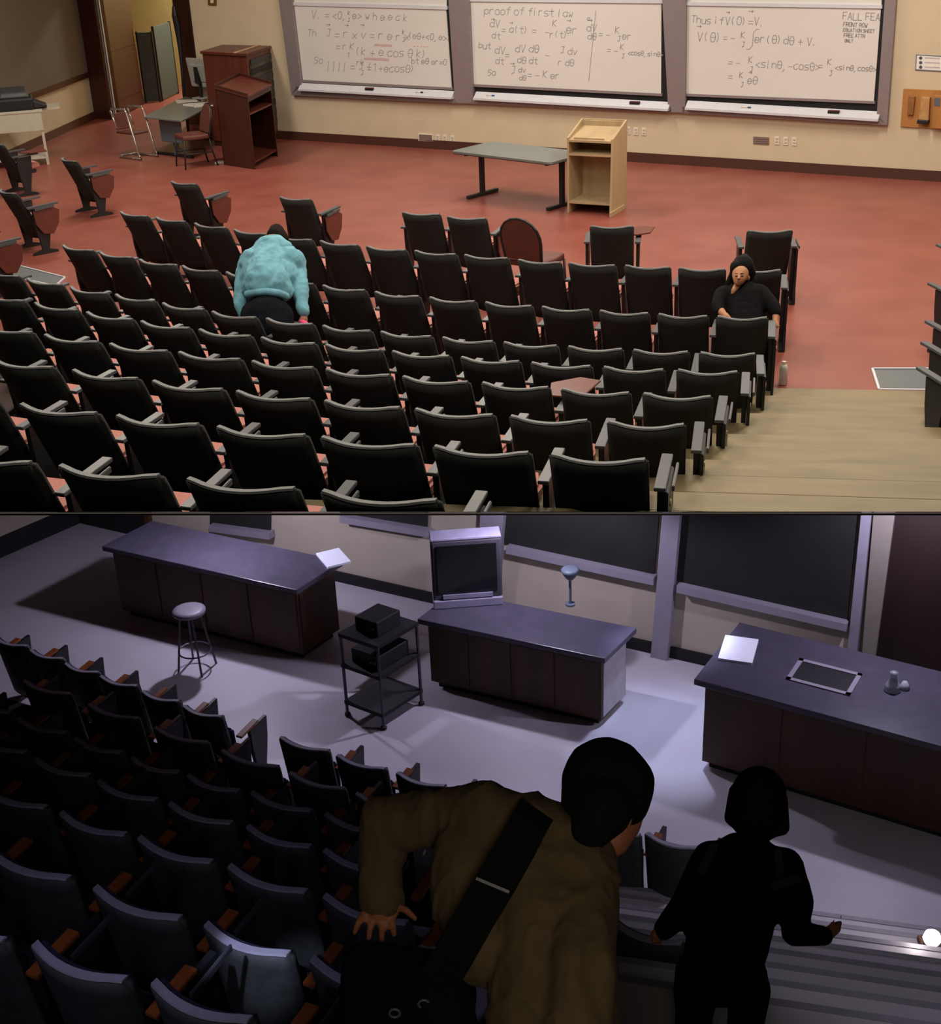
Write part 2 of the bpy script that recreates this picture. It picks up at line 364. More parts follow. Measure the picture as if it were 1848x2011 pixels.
def board(label, lo, up, tray, gap, T, red, erasers, marks):
    b = WA.thing('whiteboard', label, 'whiteboard', 'three sliding whiteboards in the front wall frame')
    fpart('writing_panel', lo, -.03, -.014, m_white, b)
    # edge rails of the sliding panel
    tl, tr, br, bl = lo
    fpart('panel_rail', [(bl[0] - 2, bl[1] + 5), (bl[0] - 2, bl[1]), (br[0] + 2, br[1]), (br[0] + 2, br[1] + 5)], -.045, -.012, m_frame, b)
    fpart('panel_rail', [(tl[0] - 2, tl[1] + 1), (tl[0] - 2, tl[1] - 6), (tr[0] + 2, tr[1] - 6), (tr[0] + 2, tr[1] + 1)], -.055, -.012, m_steel, b)
    fpart('upper_panel', [(tl[0] - 1, tl[1] - 6), (tl[0] - 6, -70), (tr[0] + 4, -70), (tr[0] + 1, tr[1] - 6)], -.022, -.013, m_white, b)
    handwriting(b, T, m_ink)
    if red: handwriting(b, red, m_inkred, name='red_underline')
    a, c = [WA.uv(x, y, .17) for x, y in tray]
    mb = MB(); mb.hexa([(a[0], -.17, a[1] - .02), (c[0], -.17, c[1] - .02), (c[0], -.03, c[1] - .02), (a[0], -.03, a[1] - .02)],
                       [(a[0], -.17, a[1]), (c[0], -.17, c[1]), (c[0], -.05, c[1] + .11), (a[0], -.05, a[1] + .11)])
    mb.build('marker_tray', m_steel, b)
    ma = MB().hexa([(a[0], -.175, a[1] - .02), (c[0], -.175, c[1] - .02), (c[0], -.168, c[1] - .02), (a[0], -.168, a[1] - .02)],
                   [(a[0], -.175, a[1] + .015), (c[0], -.175, c[1] + .015), (c[0], -.168, c[1] + .015), (a[0], -.168, a[1] + .015)])
    ma.build('tray_lip', m_steel, b)
    f = lambda px: .05 + a[1] + (c[1] - a[1]) * (px - tray[0][0]) / (tray[1][0] - tray[0][0])
    for px, lab in erasers:
        u = WA.uv(px, tray[0][1], .1)[0]; t = WA.thing('board_eraser', lab, 'eraser', 'board erasers on the trays')
        MB().box(u - .09, u + .09, -.13, -.08, f(px) + .004, f(px) + .03).build('felt', m_black, t); MB().box(u - .09, u + .09, -.13, -.08, f(px) + .03, f(px) + .05).build('back', mat('maroon plastic', '#5a2228', .5), t, .006)
    for px, colr, lab in marks:
        u = WA.uv(px, tray[0][1], .1)[0]; t = WA.thing('marker_pen', lab, 'marker', 'marker pens on the trays')
        z = f(px) + .015
        MB().tube([(u - .06, -.11, z), (u + .05, -.11, z)], .011, 8).build('barrel', m_plate, t, 0, True); MB().tube([(u + .05, -.11, z), (u + .1, -.11, z)], .013, 8).build('cap', mat('cap ' + colr, colr, .4), t, 0, True)
    return b
board('left whiteboard, handwriting down to its low bottom edge near the cabinet', [(578, 10), (876, 18), (887, 172), (595, 157)], None, [(585, 176), (886, 193)], 0,
      T1, [(735, 90, 5, 'cccccccccc'), (715, 117, 5, 'cccccccccccccc'), (812, 93, 6, '- - - - -')], [(726, 'maroon eraser on the left whiteboard tray')], [(822, '#16181c', 'dark capped marker on the left whiteboard tray')])
board('middle whiteboard with a vertical line right of its formulas', [(918, 2), (1299, 6), (1298, 184), (926, 165)], None, [(929, 194), (1311, 216)], 1,
      T2, None, [(1247, 'maroon eraser on the middle whiteboard tray')], [(962, '#2a5f96', 'blue capped marker on the middle whiteboard tray')])
board('right whiteboard with a boxed note in its upper right corner', [(1349, 10), (1730, 16), (1716, 199), (1348, 184)], None, [(1345, 213), (1724, 236)], 1,
      T3, None, [(1638, 'maroon eraser on the right whiteboard tray')], [(1463, '#2a5f96', 'blue capped marker on the right whiteboard tray')])

# ================================================================== BRIGHT HALL: things on the front wall
def plate(name, label, x0, y0, x1, y1, m, cat, group=None, sub=None, y=-.012):
    t = WA.thing(name, label, cat, group)
    WA.slab(MB(), [(x0, y1), (x1, y1 + (x1 - x0) * .06), (x1, y0 + (x1 - x0) * .06), (x0, y0)], y, -.0005).build('plate', m, t, .003)
    if sub:
        for (a, b, c, d) in sub[0]: WA.slab(MB(), [(a, d), (c, d), (c, b), (a, b)], y - .006, y + .002).build(sub[1], sub[2], t)
    return t
m_sock = mat('socket face', '#b9b1a2', .5)
pl = WA.thing('wall_plate', 'long ivory cable plate with grey cover above the baseboard near the table', 'wall plate')
WA.slab(MB(), [(821, 277), (850, 278.5), (850, 264), (821, 262)], -.02, -.0005).build('plate', m_plate, pl, .003)
WA.slab(MB(), [(823, 275), (848, 276.5), (848, 265.5), (823, 264)], -.03, -.018).build('cover', m_brass, pl)
names = ('first', 'second', 'third')
for i, x in enumerate((855, 869, 884)):
    plate('wall_outlet', names[i] + ' outlet from the left, low on the wall left of the table', x, 264 + i, x + 8, 278 + i, m_plate, 'outlet', 'wall outlets', ([(x + 2, 267 + i, x + 6, 270 + i), (x + 2, 272 + i, x + 6, 275 + i)], 'socket', m_sock))
for i, x in enumerate((1229, 1244, 1260)):
    plate('wall_outlet', names[i] + ' outlet from the left, on the wall right of the maple lectern', x, 249 + i, x + 9, 264 + i, m_plate, 'outlet', 'wall outlets', ([(x + 2, 252 + i, x + 7, 255 + i), (x + 2, 258 + i, x + 7, 261 + i)], 'socket', m_sock))
plate('vent_plate', 'taupe rectangular cover plate under the right whiteboard', 1479, 268, 1510, 283, m_brass, 'wall plate', None, ([(1481, 271, 1508, 273), (1481, 275, 1508, 277), (1481, 279, 1508, 281)], 'slat', mat('taupe paint', '#7d6a64', .6)))
for i, x in enumerate((1521, 1538, 1555)):
    plate('wall_outlet', names[i] + ' outlet from the left, under the right whiteboard', x, 268 + i, x + 9, 284 + i, m_plate, 'outlet', 'wall outlets', ([(x + 2, 271 + i, x + 7, 274 + i), (x + 2, 277 + i, x + 7, 280 + i)], 'socket', m_sock))
plate('light_switch', 'small brass switch box high on the wall by the door', 408, -6, 424, 10, mat('aged brass', '#8a6a3a', .4, .6), 'switch', None, ([(413, 0, 419, 6)], 'toggle', m_plate), -.03)
sg = WA.thing('wall_sign', 'small white notice with three pictograms in a grey frame', 'sign')
WA.slab(MB(), [(1797, 138), (1850, 141), (1851, 110), (1799, 107)], -.012, -.0005).build('frame', mat('slate edge', '#5f6a78', .5), sg)
WA.slab(MB(), [(1799, 136), (1850, 139), (1851, 112), (1801, 109)], -.015, -.010).build('sheet', mat('notice paper', '#e4e2de', .6, var=.02), sg)
for k in range(3):
    cx, cy = 1808, 114 + k * 9
    WA.slab(MB(), [(cx + 3.4 * math.cos(a * .785), cy + 3.4 * math.sin(a * .785)) for a in range(8)], -.018, -.0145).build('pictogram', mat('notice ink', '#4a4a50', .7), sg)
    WA.slab(MB(), [(1816, cy + 1), (1846, cy + 2.4), (1846, cy - .2), (1816, cy - 1.6)], -.0165, -.0145).build('text_line', mat('notice grey', '#b4b4b6', .7), sg)
pb = WA.thing('wall_phone_board', 'light oak board with phone cradles below the notice', 'wall board')
m_oak = mat('light oak', '#a8743c', .5, var=.2, scale=5, stretch=(1, 1, .1))
WA.slab(MB(), [(1768, 249), (1900, 257), (1900, 180), (1774, 174)], -.03, -.0005).build('board', m_oak, pb, .005)
WA.slab(MB(), [(1781, 226), (1793, 226), (1797, 190), (1784, 188)], -.08, -.028).build('holder', mat('darker oak', '#8a5c2e', .5, var=.2), pb, .008)
WA.slab(MB(), [(1803, 239), (1823, 241), (1826, 192), (1809, 190)], -.12, -.028).build('holder', mat('pale oak', '#b48a58', .5, var=.2), pb, .008)
WA.slab(MB(), [(1800, 243), (1822, 245), (1823, 237), (1801, 235)], -.15, -.028).build('handset', m_black, pb, .008)
WA.slab(MB(), [(1829, 252), (1880, 255), (1880, 190), (1833, 187)], -.13, -.028).build('cabinet', m_oak, pb, .006)
WA.slab(MB(), [(1834, 208), (1846, 209), (1847, 193), (1835, 192)], -.135, -.128).build('display', mat('phone display', '#5b6168', .4), pb)

# ================================================================== BRIGHT HALL: furniture on the front floor
def px_frame(A, B, C, z=FA):
    """base rectangle from the pixels of its left, near and right floor corners; returns origin(near corner), yaw, widths"""
    a, b, c = (at_z(*p, z) for p in (A, B, C)); return a, b, c
def quadbox(a, b, c, d, z0, z1): return MB().hexa([(p.x, p.y, z0) for p in (a, b, c, d)], [(p.x, p.y, z1) for p in (a, b, c, d)])
class Base:
    """local frame: near corner at origin, x towards the left corner, y towards the right corner"""
    def __init__(s, A, B, C, name, label, cat, z=FA):
        a, b, c = px_frame(A, B, C, z); s.a, s.b, s.c = a, b, c
        s.lx = (a - b).length; s.ly = (c - b).length; s.ex = (a - b) / s.lx; s.ey = (c - b) / s.ly
        s.t = thing(name, label, cat, b); print(name, s.lx, s.ly, math.degrees(s.ex.angle(s.ey)))
    def p(s, x, y, z): v = s.ex * x + s.ey * y; return (v.x, v.y, z)
    def box(s, x0, x1, y0, y1, z0, z1, name, m, bevel=0, parent=None, hf=None):
        q = ((x0, y0), (x1, y0), (x1, y1), (x0, y1)); hf = hf or (lambda x, y: 0)
        return MB().hexa([s.p(x, y, z0 + (hf(x, y) if z0 > .5 else 0)) for x, y in q], [s.p(x, y, z1 + hf(x, y)) for x, y in q]).build(name, m, parent or s.t, bevel)

# maple lectern: open back towards the seats
lc0, lc1 = at_z(1114, 418, FA), at_z(1203, 424, FA)
LE = Wall(lc0, lc1)
t = LE.thing('lectern', 'light maple lectern with open shelves and a sloped top', 'lectern')
Lw = LE.L; H1, H2, DP = 1.07, 1.25, .55
for u in (0, Lw - .03): MB().prism([(-.06 if u else 0, 0), (DP, 0), (DP, H2), (0, H1)], 'x', u, u + .03).build('side_panel', m_maple, t, .004)
MB().box(Lw - .005, Lw + .02, -.12, .45, 0, .07).build('foot', m_maple, t, .004)
MB().box(.03, Lw - .03, DP - .025, DP, .1, H2 - .02).build('back_panel', m_maple, t)
for z in (.14, .82): MB().box(.03, Lw - .03, .01, DP - .025, z, z + .03).build('shelf', m_maple, t)
MB().hexa([(.03, 0, H1 - .06), (Lw - .03, 0, H1 - .06), (Lw - .03, DP - .03, H2 - .12), (.03, DP - .03, H2 - .12)], [(.03, 0, H1 - .03), (Lw - .03, 0, H1 - .03), (Lw - .03, DP - .03, H2 - .09), (.03, DP - .03, H2 - .09)]).build('sloped_top', m_maple, t)
MB().box(.1, Lw - .15, .02, .045, H1 - .03, H1 + .0).build('book_stop', m_maple, t)
MB().box(.0, Lw, DP, DP + .025, .0, H2).build('front_panel', m_maple, t, .004)

# grey table with two T legs
ta, tb2, tc2, td = [at_z(*q, FA + .73) for q in ((885, 297), (1087, 321), (1107, 290), (927, 271))]
TB = Wall(ta, tb2); tw = TB.L - .06; dep = ((td - ta).dot(TB.n) + (tc2 - tb2).dot(TB.n)) / 2; dep = min(dep, .95)
t = thing('folding_table', 'grey laminate table with black T legs left of the maple lectern', 'table', (ta.x, ta.y, FA), TB.yaw)
rc = [(0.06, 0), (tw - .06, 0), (tw - .02, .02), (tw, .06), (tw, dep - .06), (tw - .02, dep - .02), (tw - .06, dep), (.06, dep), (.02, dep - .02), (0, dep - .06), (0, .06), (.02, .02)]
MB().prism(rc, 'z', .705, .735).build('tabletop', m_laminate, t)
MB().prism([(x * .998 + .001 * tw, y * .998 + .001 * dep) for x, y in rc], 'z', .695, .706).build('edge_band', m_black, t)
for u in (.2, tw - .16):
    leg = MB().box(u - .03, u + .03, dep / 2 - .04, dep / 2 + .04, .04, .7).build('leg', m_black, t, .008)
    MB().bar((u, .12, .03), (u, dep - .12, .03), .06, .05).build('foot', m_black, leg, .01)
    MB().box(u - .025, u + .025, .1, dep - .1, .66, .695).build('bracket', m_black, leg)

# cherry rack cabinet by the wall
def fit_h(base_px, top_y, z=FA):
    p = at_z(*base_px, z); lo, hi = 0, 6
    for _ in range(40):
        m = (lo + hi) / 2; v = p + Vector((0, 0, m)) - CAM; y = PY - F * v.dot(UP) / v.dot(FW)
        if y > top_y: lo = m
        else: hi = m
    return lo
cb = Base((419, 286), (503, 296), (560, 266), 'equipment_cabinet', 'tall cherry equipment cabinet with a glass rack door against the front wall', 'cabinet')
ch = fit_h((503, 296), 105); X, Yd = cb.lx, cb.ly
cb.box(0, X, 0, Yd, .1, ch - .05, 'body', m_wood_ch, .006)
cb.box(.03, X - .03, .03, Yd - .03, 0, .1, 'plinth', m_wood_dk)
cb.box(-.04, X + .04, -.04, Yd + .04, ch - .05, ch, 'top', m_wood_ch, .008)
# rack door is on the face whose normal is local -X (the right-hand face in the photo)
rd = cb.box(-.012, .004, .12, Yd - .1, .3, ch - .2, 'rack_door', mat('smoked glass', '#14181a', .15, spec=.7))
for k in range(7):
    cb.box(-.02, -.008, .18, Yd - .3, .5 + k * .17, .61 + k * .17, 'rack_unit', m_black if k % 2 else mat('rack grey', '#2b3034', .4), 0, rd)
cb.box(-.028, -.018, .22, .28, ch - .62, ch - .58, 'indicator_light', mat('led white', '#fff2dc', .3, emit=3, emitcol='#fff0d8'), 0, rd)
cb.box(-.028, -.018, .3, .42, ch - .74, ch - .71, 'switch_row', m_plate, 0, rd)
cb.box(X * .2, X * .26, -.03, Yd * 1.02, ch, ch + .012, 'top_seam', mat('pale tape', '#c09a78', .6))

# dark lectern in front of it
le = Base((440, 324), (501, 333), (546, 307), 'lectern', 'dark cherry lectern with open shelves beside the equipment cabinet', 'lectern')
h_n, h_l, h_r = fit_h((501, 333), 192), fit_h((440, 324), 174), fit_h((546, 307), 168); X, Yd = le.lx, le.ly; print('heights', ch, h_n, h_l, h_r)
lh = h_n; hf = lambda x, y: (h_l - h_n) * x / X + (h_r - h_n) * y / Yd
le.box(X - .03, X, 0, Yd, 0, lh, 'side_panel', m_wood_dk, hf=hf); le.box(0, X, 0, .03, 0, lh, 'side_panel', m_wood_dk, hf=hf); le.box(0, X, Yd - .03, Yd, 0, lh, 'side_panel', m_wood_dk, hf=hf)
for z in (.1, lh - .3): le.box(.01, X - .03, .03, Yd - .03, z, z + .03, 'shelf', m_wood_ch)
le.box(0, .03, .03, Yd - .03, lh - .08, lh, 'rail', m_wood_dk, hf=hf)
le.box(-.02, X + .02, -.02, Yd + .02, lh, lh + .03, 'top', m_wood_ch, .005, hf=hf)
for (a, b, c, d) in ((-.02, X + .02, -.02, .01), (-.02, X + .02, Yd - .01, Yd + .02), (X - .01, X + .02, 0, Yd)): le.box(a, b, c, d, lh + .03, lh + .07, 'raised_edge', m_wood_dk, hf=hf)

# instructor desk with monitor, papers
da, db, dc, dd = [at_z(*q, FA + .74) for q in ((281, 229), (357, 237), (417, 205), (364, 189))]
t = thing('instructor_desk', 'grey instructor table with blue grey modesty panel left of the dark lectern', 'table', (da.x, da.y, FA))
rl = lambda p: (p.x - da.x, p.y - da.y)
q4 = [rl(p) for p in (da, db, dc, dd)]
MB().prism(q4, 'z', .71, .74).build('tabletop', m_laminate, t, .006)
V2 = lambda p: Vector((p[0], p[1], 0))
ex = (V2(q4[1]) - V2(q4[0])); ey = (V2(q4[3]) - V2(q4[0]))
def dl(a, b, z): v = ex * a + ey * b; return (v.x, v.y, z)
MB().hexa([dl(.3, .08, .28), dl(.85, .08, .28), dl(.85, .1, .28), dl(.3, .1, .28)], [dl(.3, .08, .7), dl(.85, .08, .7), dl(.85, .1, .7), dl(.3, .1, .7)]).build('modesty_panel', m_blue, t, .006)
for b in (.14, .88):
    lg = MB().bar(dl(.6, b, .03), dl(.6, b, .71), .09, .05).build('leg', m_blue, t); MB().bar(dl(.05, b, .025), dl(1.0, b, .025), .06, .05).build('foot', m_black, lg)
mp = at_z(396, 194, FA + .74)
t = thing('monitor', 'pale flat monitor seen from behind on the instructor table', 'monitor', (mp.x, mp.y, FA + .741), math.radians(-40))
m_mon = mat('pale grey plastic', '#a8aaa6', .5, var=.05)
MB().prism([(-.16, -.12), (.16, -.12), (.16, .12), (-.16, .12)], 'z', 0, .03).build('foot', m_mon, t, .01)
MB().tube([(0, 0, .03), (0, .02, .28), (0, .06, .42)], .035).build('stand', m_black, t)
hd = MB().hexa([(-.3, .03, .22), (.3, .03, .22), (.3, .09, .22), (-.3, .09, .22)], [(-.3, -.05, .78), (.3, -.05, .78), (.3, .01, .78), (-.3, .01, .78)]).build('housing', m_mon, t, .015)
MB().hexa([(-.2, .0, .32), (.2, .0, .32), (.2, .06, .32), (-.2, .06, .32)], [(-.2, -.08, .66), (.2, -.08, .66), (.2, 0, .66), (-.2, 0, .66)]).build('back_cover', m_mon, t, .015)
MB().box(-.06, .06, -.07, -.0, .3, .62).build('bracket', m_black, t)
for i, (x, y, r, lab) in enumerate(((366, 200, .3, 'loose white papers near the far end of the instructor table'), (384, 206, .9, 'white papers heaped under the monitor'), (402, 208, .1, 'white sheet at the lectern end of the instructor table'))):
    p = at_z(x, y, FA + .745); tp = thing('paper_sheets', lab, 'paper', (p.x, p.y, FA + .741), r, 'papers on the instructor table')
    for k in range(3): MB().hexa([(-.2 + k * .03, -.14, .002 + k * .006), (.2, -.14 - k * .02, .002 + k * .006), (.2, .14, .004 + k * .006), (-.2, .14, .002 + k * .006)], [(-.2 + k * .03, -.14, .005 + k * .006), (.2, -.14 - k * .02, .03 + k * .006), (.2, .14, .007 + k * .006), (-.2, .14, .03 + k * .006)]).build('sheet', mat('white paper', '#cfcabf', .8, var=.03), tp)
p = at_z(434, 320, FA); tag(MB().box(-.1, .1, -.07, .07, 0, .03).build('paper_note', mat('white paper', '#cfcabf', .8)), 'white slip of paper on the floor by the dark lectern', 'paper').location = p

# chrome sled chair, seen side on
def cpx(x, y, z): return at_z(x, y, FA + z)
ca = at_z(255, 306, FA); cb_ = at_z(304, 312, FA)
dirv = (cb_ - ca); L_ = .62; yaw = math.atan2(dirv.y, dirv.x)
t = thing('cantilever_chair', 'chrome sled-base chair with maroon seat at the end of the instructor table', 'chair', (cb_.x - .22, cb_.y - .12, FA), yaw)
for s in (0, .4):
    MB().tube([(-.62, s, .02), (-.0, s, .02), (-.06, s, .1), (-.26, s, .86), (-.3, s, .9), (-.68, s, .9), (-.72, s, .86), (-.6, s, .55)], .018).build('frame_tube', m_chrome, t, 0, True)
MB().tube([(-.62, 0, .02), (-.7, .08, .02), (-.7, .32, .02), (-.62, .4, .02)], .018).build('base_tube', m_chrome, t, 0, True)
MB().box(-.68, -.16, .03, .37, .44, .48).build('seat', m_chairbr, t, .015); MB().hexa([(-.66, .03, .5), (-.62, .03, .5), (-.62, .37, .5), (-.66, .37, .5)], [(-.74, .03, .8), (-.7, .03, .8), (-.7, .37, .8), (-.74, .37, .8)]).build('backrest', m_chairbr, t, .02)

def stack_chair(name, label, loc, yaw, col, s=1):
    """banquet stacking chair with a rounded back; faces local +Y"""
    t = thing(name, label, 'chair', loc, yaw); t.scale = (s, s, s)
    MB().prism([(-.22, 0.0), (.22, 0.0), (.24, .2), (.2, .42), (-.2, .42), (-.24, .2)], 'z', .43, .5).build('seat', col, t, .02)
    arc = [(-.2, -.02, .5), (-.22, -.06, .68)] + [(-.22 * math.cos(a), -.07 - .05 * math.sin(a), .72 + .2 * math.sin(a)) for a in np.linspace(.1, math.pi - .1, 9)] + [(.22, -.06, .68), (.2, -.02, .5)]
    MB().hexa([(x * .94, y - .012, z * .98 + .015) for x, y, z in arc], [(x * .94, y + .025, z * .98 + .015) for x, y, z in arc]).build('backrest', col, t, .008)
    MB().tube([(-.2, 0, .42)] + arc + [(.2, 0, .42)], .014).build('back_frame', m_black, t, 0, True)
    for x in (-.2, .2):
        MB().tube([(x, .0, .44), (x, -.03, .25), (x * 1.05, -.09, 0)], .013).build('leg', m_black, t, 0, True)
        MB().tube([(x, .4, .44), (x, .42, .2), (x * 1.05, .44, 0)], .013).build('leg', m_black, t, 0, True)
        MB().tube([(x, -.02, .22), (x, .42, .22)], .009).build('stretcher', m_black, t, 0, True)
    MB().tube([(-.2, .42, .3), (.2, .42, .3)], .009).build('stretcher', m_black, t, 0, True)
p = at_z(408, 323, FA); stack_chair('side_chair', 'brown side chair between the instructor table and the dark lectern', p, math.radians(120), m_chairbr, 1.15)
p = at_z(352, 240, FA); stack_chair('side_chair', 'black framed chair tucked behind the instructor table near the door', (p.x + .9, p.y + .9, FA), math.radians(160), m_chairbr, 1.15)
p = at_z(1030, 430, FA + 1.05); stack_chair('banquet_chair', 'brown round-backed banquet chair among the front row seats', (p.x, p.y + .1, FA), math.radians(-35), m_chairbr, 1.15)

# white cart with black printer by the left wall
ka, kb2 = at_z(8, 316, FA), at_z(97, 300, FA)
CA = Wall(at_z(-48, 334, FA), at_z(40, 326, FA)); CA.p0 -= LW.n * .4; t = CA.thing('printer_cart', 'white metal cart against the left wall holding a black printer', 'cart')
cw = .95; cdp = .8; cht = .95
m_cart = mat('white enamel', '#b9b4a4', .5, var=.04)
for x in (0, cw - .05):
    for y in (0, cdp): MB().box(x, x + .05, y, y + .05, .0, cht).build('leg', m_cart, t, .005)
MB().box(-.03, cw + .03, -.03, cdp + .08, cht, cht + .04).build('top_shelf', m_cart, t, .006)
MB().box(0, cw, 0, cdp, .12, .15).build('lower_shelf', m_cart, t)
MB().box(0, cw, -.02, .0, cht - .32, cht).build('front_panel', m_cart, t)
MB().box(cw + .0, cw + .35, .25, cdp + .1, cht + .0, cht + .03).build('side_leaf', m_cart, t)
t = CA.thing('printer', 'black office printer on the white cart', 'printer')
MB().box(.2, .85, .05, .65, cht + .045, cht + .26).build('body', m_black, t, .04, False, 3)
MB().hexa([(.25, .1, cht + .26), (.8, .1, cht + .26), (.8, .6, cht + .26), (.25, .6, cht + .26)], [(.3, .15, cht + .36), (.75, .15, cht + .36), (.75, .6, cht + .42), (.3, .6, cht + .42)]).build('lid', mat('printer grey', '#3b3d40', .5), t, .03)
MB().hexa([(.84, .1, cht + .06), (1.08, .15, cht + .05), (1.08, .5, cht + .05), (.84, .55, cht + .06)], [(.84, .1, cht + .2), (1.08, .15, cht + .1), (1.08, .5, cht + .1), (.84, .55, cht + .2)]).build('paper_tray', m_black, t, .02)

# floor grates
def grate(label, pts):
    P = [at_z(*q, FA) for q in pts]; c = sum(P, Vector()) / 4; t = thing('floor_grate', label, 'grate', (c.x, c.y, FA + .002), 0, 'floor grates')
    L = [(p.x - c.x, p.y - c.y) for p in P]
    MB().prism(L, 'z', 0, .01).build('plate', m_grate, t)
    for i in range(4):
        a, b = L[i], L[(i + 1) % 4]; MB().bar((a[0], a[1], .012), (b[0], b[1], .012), .022, .02).build('edge', m_steel, t)
grate('grey metal floor plate beside the aisle steps on the right', [(1726, 768), (1880, 770), (1860, 727), (1713, 727)])
grate('grey metal floor plate at the far left behind the seats', [(-30, 535), (110, 564), (128, 547), (-10, 512)])

# ================================================================== theatre seats
def chair_meshes(style, rec=.28, folded=False, cv=.095):
    D = {}
    W_ = .5
    # curved back shell
    nx, nz = 12, 7; vs = []; fs = []
    def back(u, s, side):          # u -1..1, s 0..1 bottom to top, side 0 rear 1 front
        hw = W_ / 2 * (.97 + .03 * s)
        z = .2 + .65 * s
        if s > .9: z -= .012 * max(0, abs(u) - .8) / .2
        y = rec * (1 - s) + cv * u * u + (-.0 if side == 0 else .05)
        ed = max(abs(u), 0)
        if side and s >= 1: z -= .004
        z += .012 * u * u * s
        return (u * hw, y, z)
    idx = {}
    for side in (0, 1):
        for j in range(nz + 1):
            for i in range(nx + 1):
                idx[side, i, j] = len(vs); vs.append(back(-1 + 2 * i / nx, j / nz, side))
    for side in (0, 1):
        for j in range(nz):
            for i in range(nx): fs.append(tuple(idx[side, a, b] for a, b in ((i, j), (i + 1, j), (i + 1, j + 1), (i, j + 1))))
    for i in range(nx):
        for j in (0, nz): fs.append((idx[0, i, j], idx[0, i + 1, j], idx[1, i + 1, j], idx[1, i, j]))
    for j in range(nz):
        for i in (0, nx): fs.append((idx[0, i, j], idx[0, i, j + 1], idx[1, i, j + 1], idx[1, i, j]))
    me = MB().add(vs, fs).mesh('backrest')
    bm = bmesh.new(); bm.from_mesh(me); ed = [e_ for e_ in bm.edges if len(e_.link_faces) == 2 and e_.calc_face_angle(0) > .8]
    bmesh.ops.bevel(bm, geom=ed, offset=.012, segments=2, affect='EDGES', clamp_overlap=True); bm.to_mesh(me); bm.free(); me.shade_smooth()
    me.materials.append(style['back']); D['backrest'] = me
    def std(name, mb, m, bevel=.006, smooth=False):
        me = mb.mesh(name)
        if bevel:
            bm = bmesh.new(); bm.from_mesh(me); ed = [e_ for e_ in bm.edges if e_.calc_face_angle(0) > .5]
            bmesh.ops.bevel(bm, geom=ed, offset=bevel, segments=2, affect='EDGES', clamp_overlap=True); bm.to_mesh(me); bm.free()
        if smooth: me.shade_smooth()
        me.materials.append(m); D[name] = me
    # strip along the back's top; overhead highlight put into its pale colour
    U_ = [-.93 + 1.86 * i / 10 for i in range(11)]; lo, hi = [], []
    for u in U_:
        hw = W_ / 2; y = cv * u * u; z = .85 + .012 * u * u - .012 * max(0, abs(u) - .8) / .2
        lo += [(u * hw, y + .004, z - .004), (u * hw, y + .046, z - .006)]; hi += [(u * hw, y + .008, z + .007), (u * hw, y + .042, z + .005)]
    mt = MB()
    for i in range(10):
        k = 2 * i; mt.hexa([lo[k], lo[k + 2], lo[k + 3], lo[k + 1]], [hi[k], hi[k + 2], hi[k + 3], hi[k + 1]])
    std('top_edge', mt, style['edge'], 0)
    if folded:
        sw = rec + .09
        std('seat', MB().prism([(sw, .34), (sw + .06, .32), (sw + .05, .62), (sw, .64)], 'x', -.22, .22), style['seat'], .02)
        std('seat_pan', MB().prism([(sw + .06, .34), (sw + .08, .36), (sw + .07, .58), (sw + .05, .60)], 'x', -.2, .2), style['metal'], .005)
        vs2 = []; mc = MB(); P_ = []
        for u in U_:
            for (s_, t_) in ((.32, .05), (.32, .08), (.97, .072), (.995, .05)):
                P_.append((u * W_ / 2 * .97, rec * (1 - s_) + cv * u * u + t_, .2 + .65 * s_))
        for i in range(10):
            k = 4 * i; mc.hexa(P_[k:k + 4], P_[k + 4:k + 8])
        std('back_cushion', mc, style['seat'], 0)
    else:
        std('seat', MB().prism([(-.2, .31), (.2, .31), (.215, .52), (.18, .69), (-.18, .69), (-.215, .52)], 'z', .40, .49), style['seat'], .02)
        std('seat_pan', MB().prism([(-.18, .33), (.18, .33), (.17, .62), (-.17, .62)], 'z', .33, .41), style['metal'], .01)
    for nm, x in (('armrest', .285), ('armrest_left', -.285)):
        a0, a1 = (.2, .64) if not folded else (.12, .38)
        std(nm, MB().hexa([(x - .031, a0, .63), (x + .031, a0, .63), (x + .031, a1, .645), (x - .031, a1, .645)], [(x - .031, a0, .652), (x + .031, a0, .652), (x + .031, a1, .668), (x - .031, a1, .668)]), style['arm'], .003)
    for nm, x in (('standard', .285), ('standard_left', -.285)):
        std(nm, MB().prism([(.26, .62), (.52, .63), (.5, .42), (.42, .06), (.54, .03), (.54, 0), (.18, 0), (.18, .03), (.32, .06), (.27, .4)], 'x', x - .018, x + .018), style['metal'], .004)
    std('tablet', MB().prism([(.26, .6), (.56, .61), (.63, .57), (.6, .4), (.5, .26), (.36, .28), (.27, .42)], 'x', .322, .34), style['tablet'], .004)
    std('tablet_bar', MB().hexa([(.342, .28, .60), (.357, .28, .60), (.357, .56, .62), (.342, .56, .62)], [(.342, .28, .635), (.357, .28, .635), (.357, .56, .655), (.342, .56, .655)]), style['bar'], .004)
    std('tablet_open', MB().prism([(.18, .36), (.28, .36), (.42, .46), (.46, .74), (.3, .78), (.12, .62)], 'z', .685, .70), style['tablet'], .004)
    std('end_panel', MB().prism([(.22, .62), (.56, .63), (.58, .4), (.5, .1), (.54, 0), (.18, 0), (.22, .2)], 'x', .305, .33), style['end'], .006)
    std('row_plate', MB().prism([(.36 + .025 * math.cos(a * .785), .5 + .02 * math.sin(a * .785)) for a in range(8)], 'x', .33, .336), style['plate'], 0)
    return D
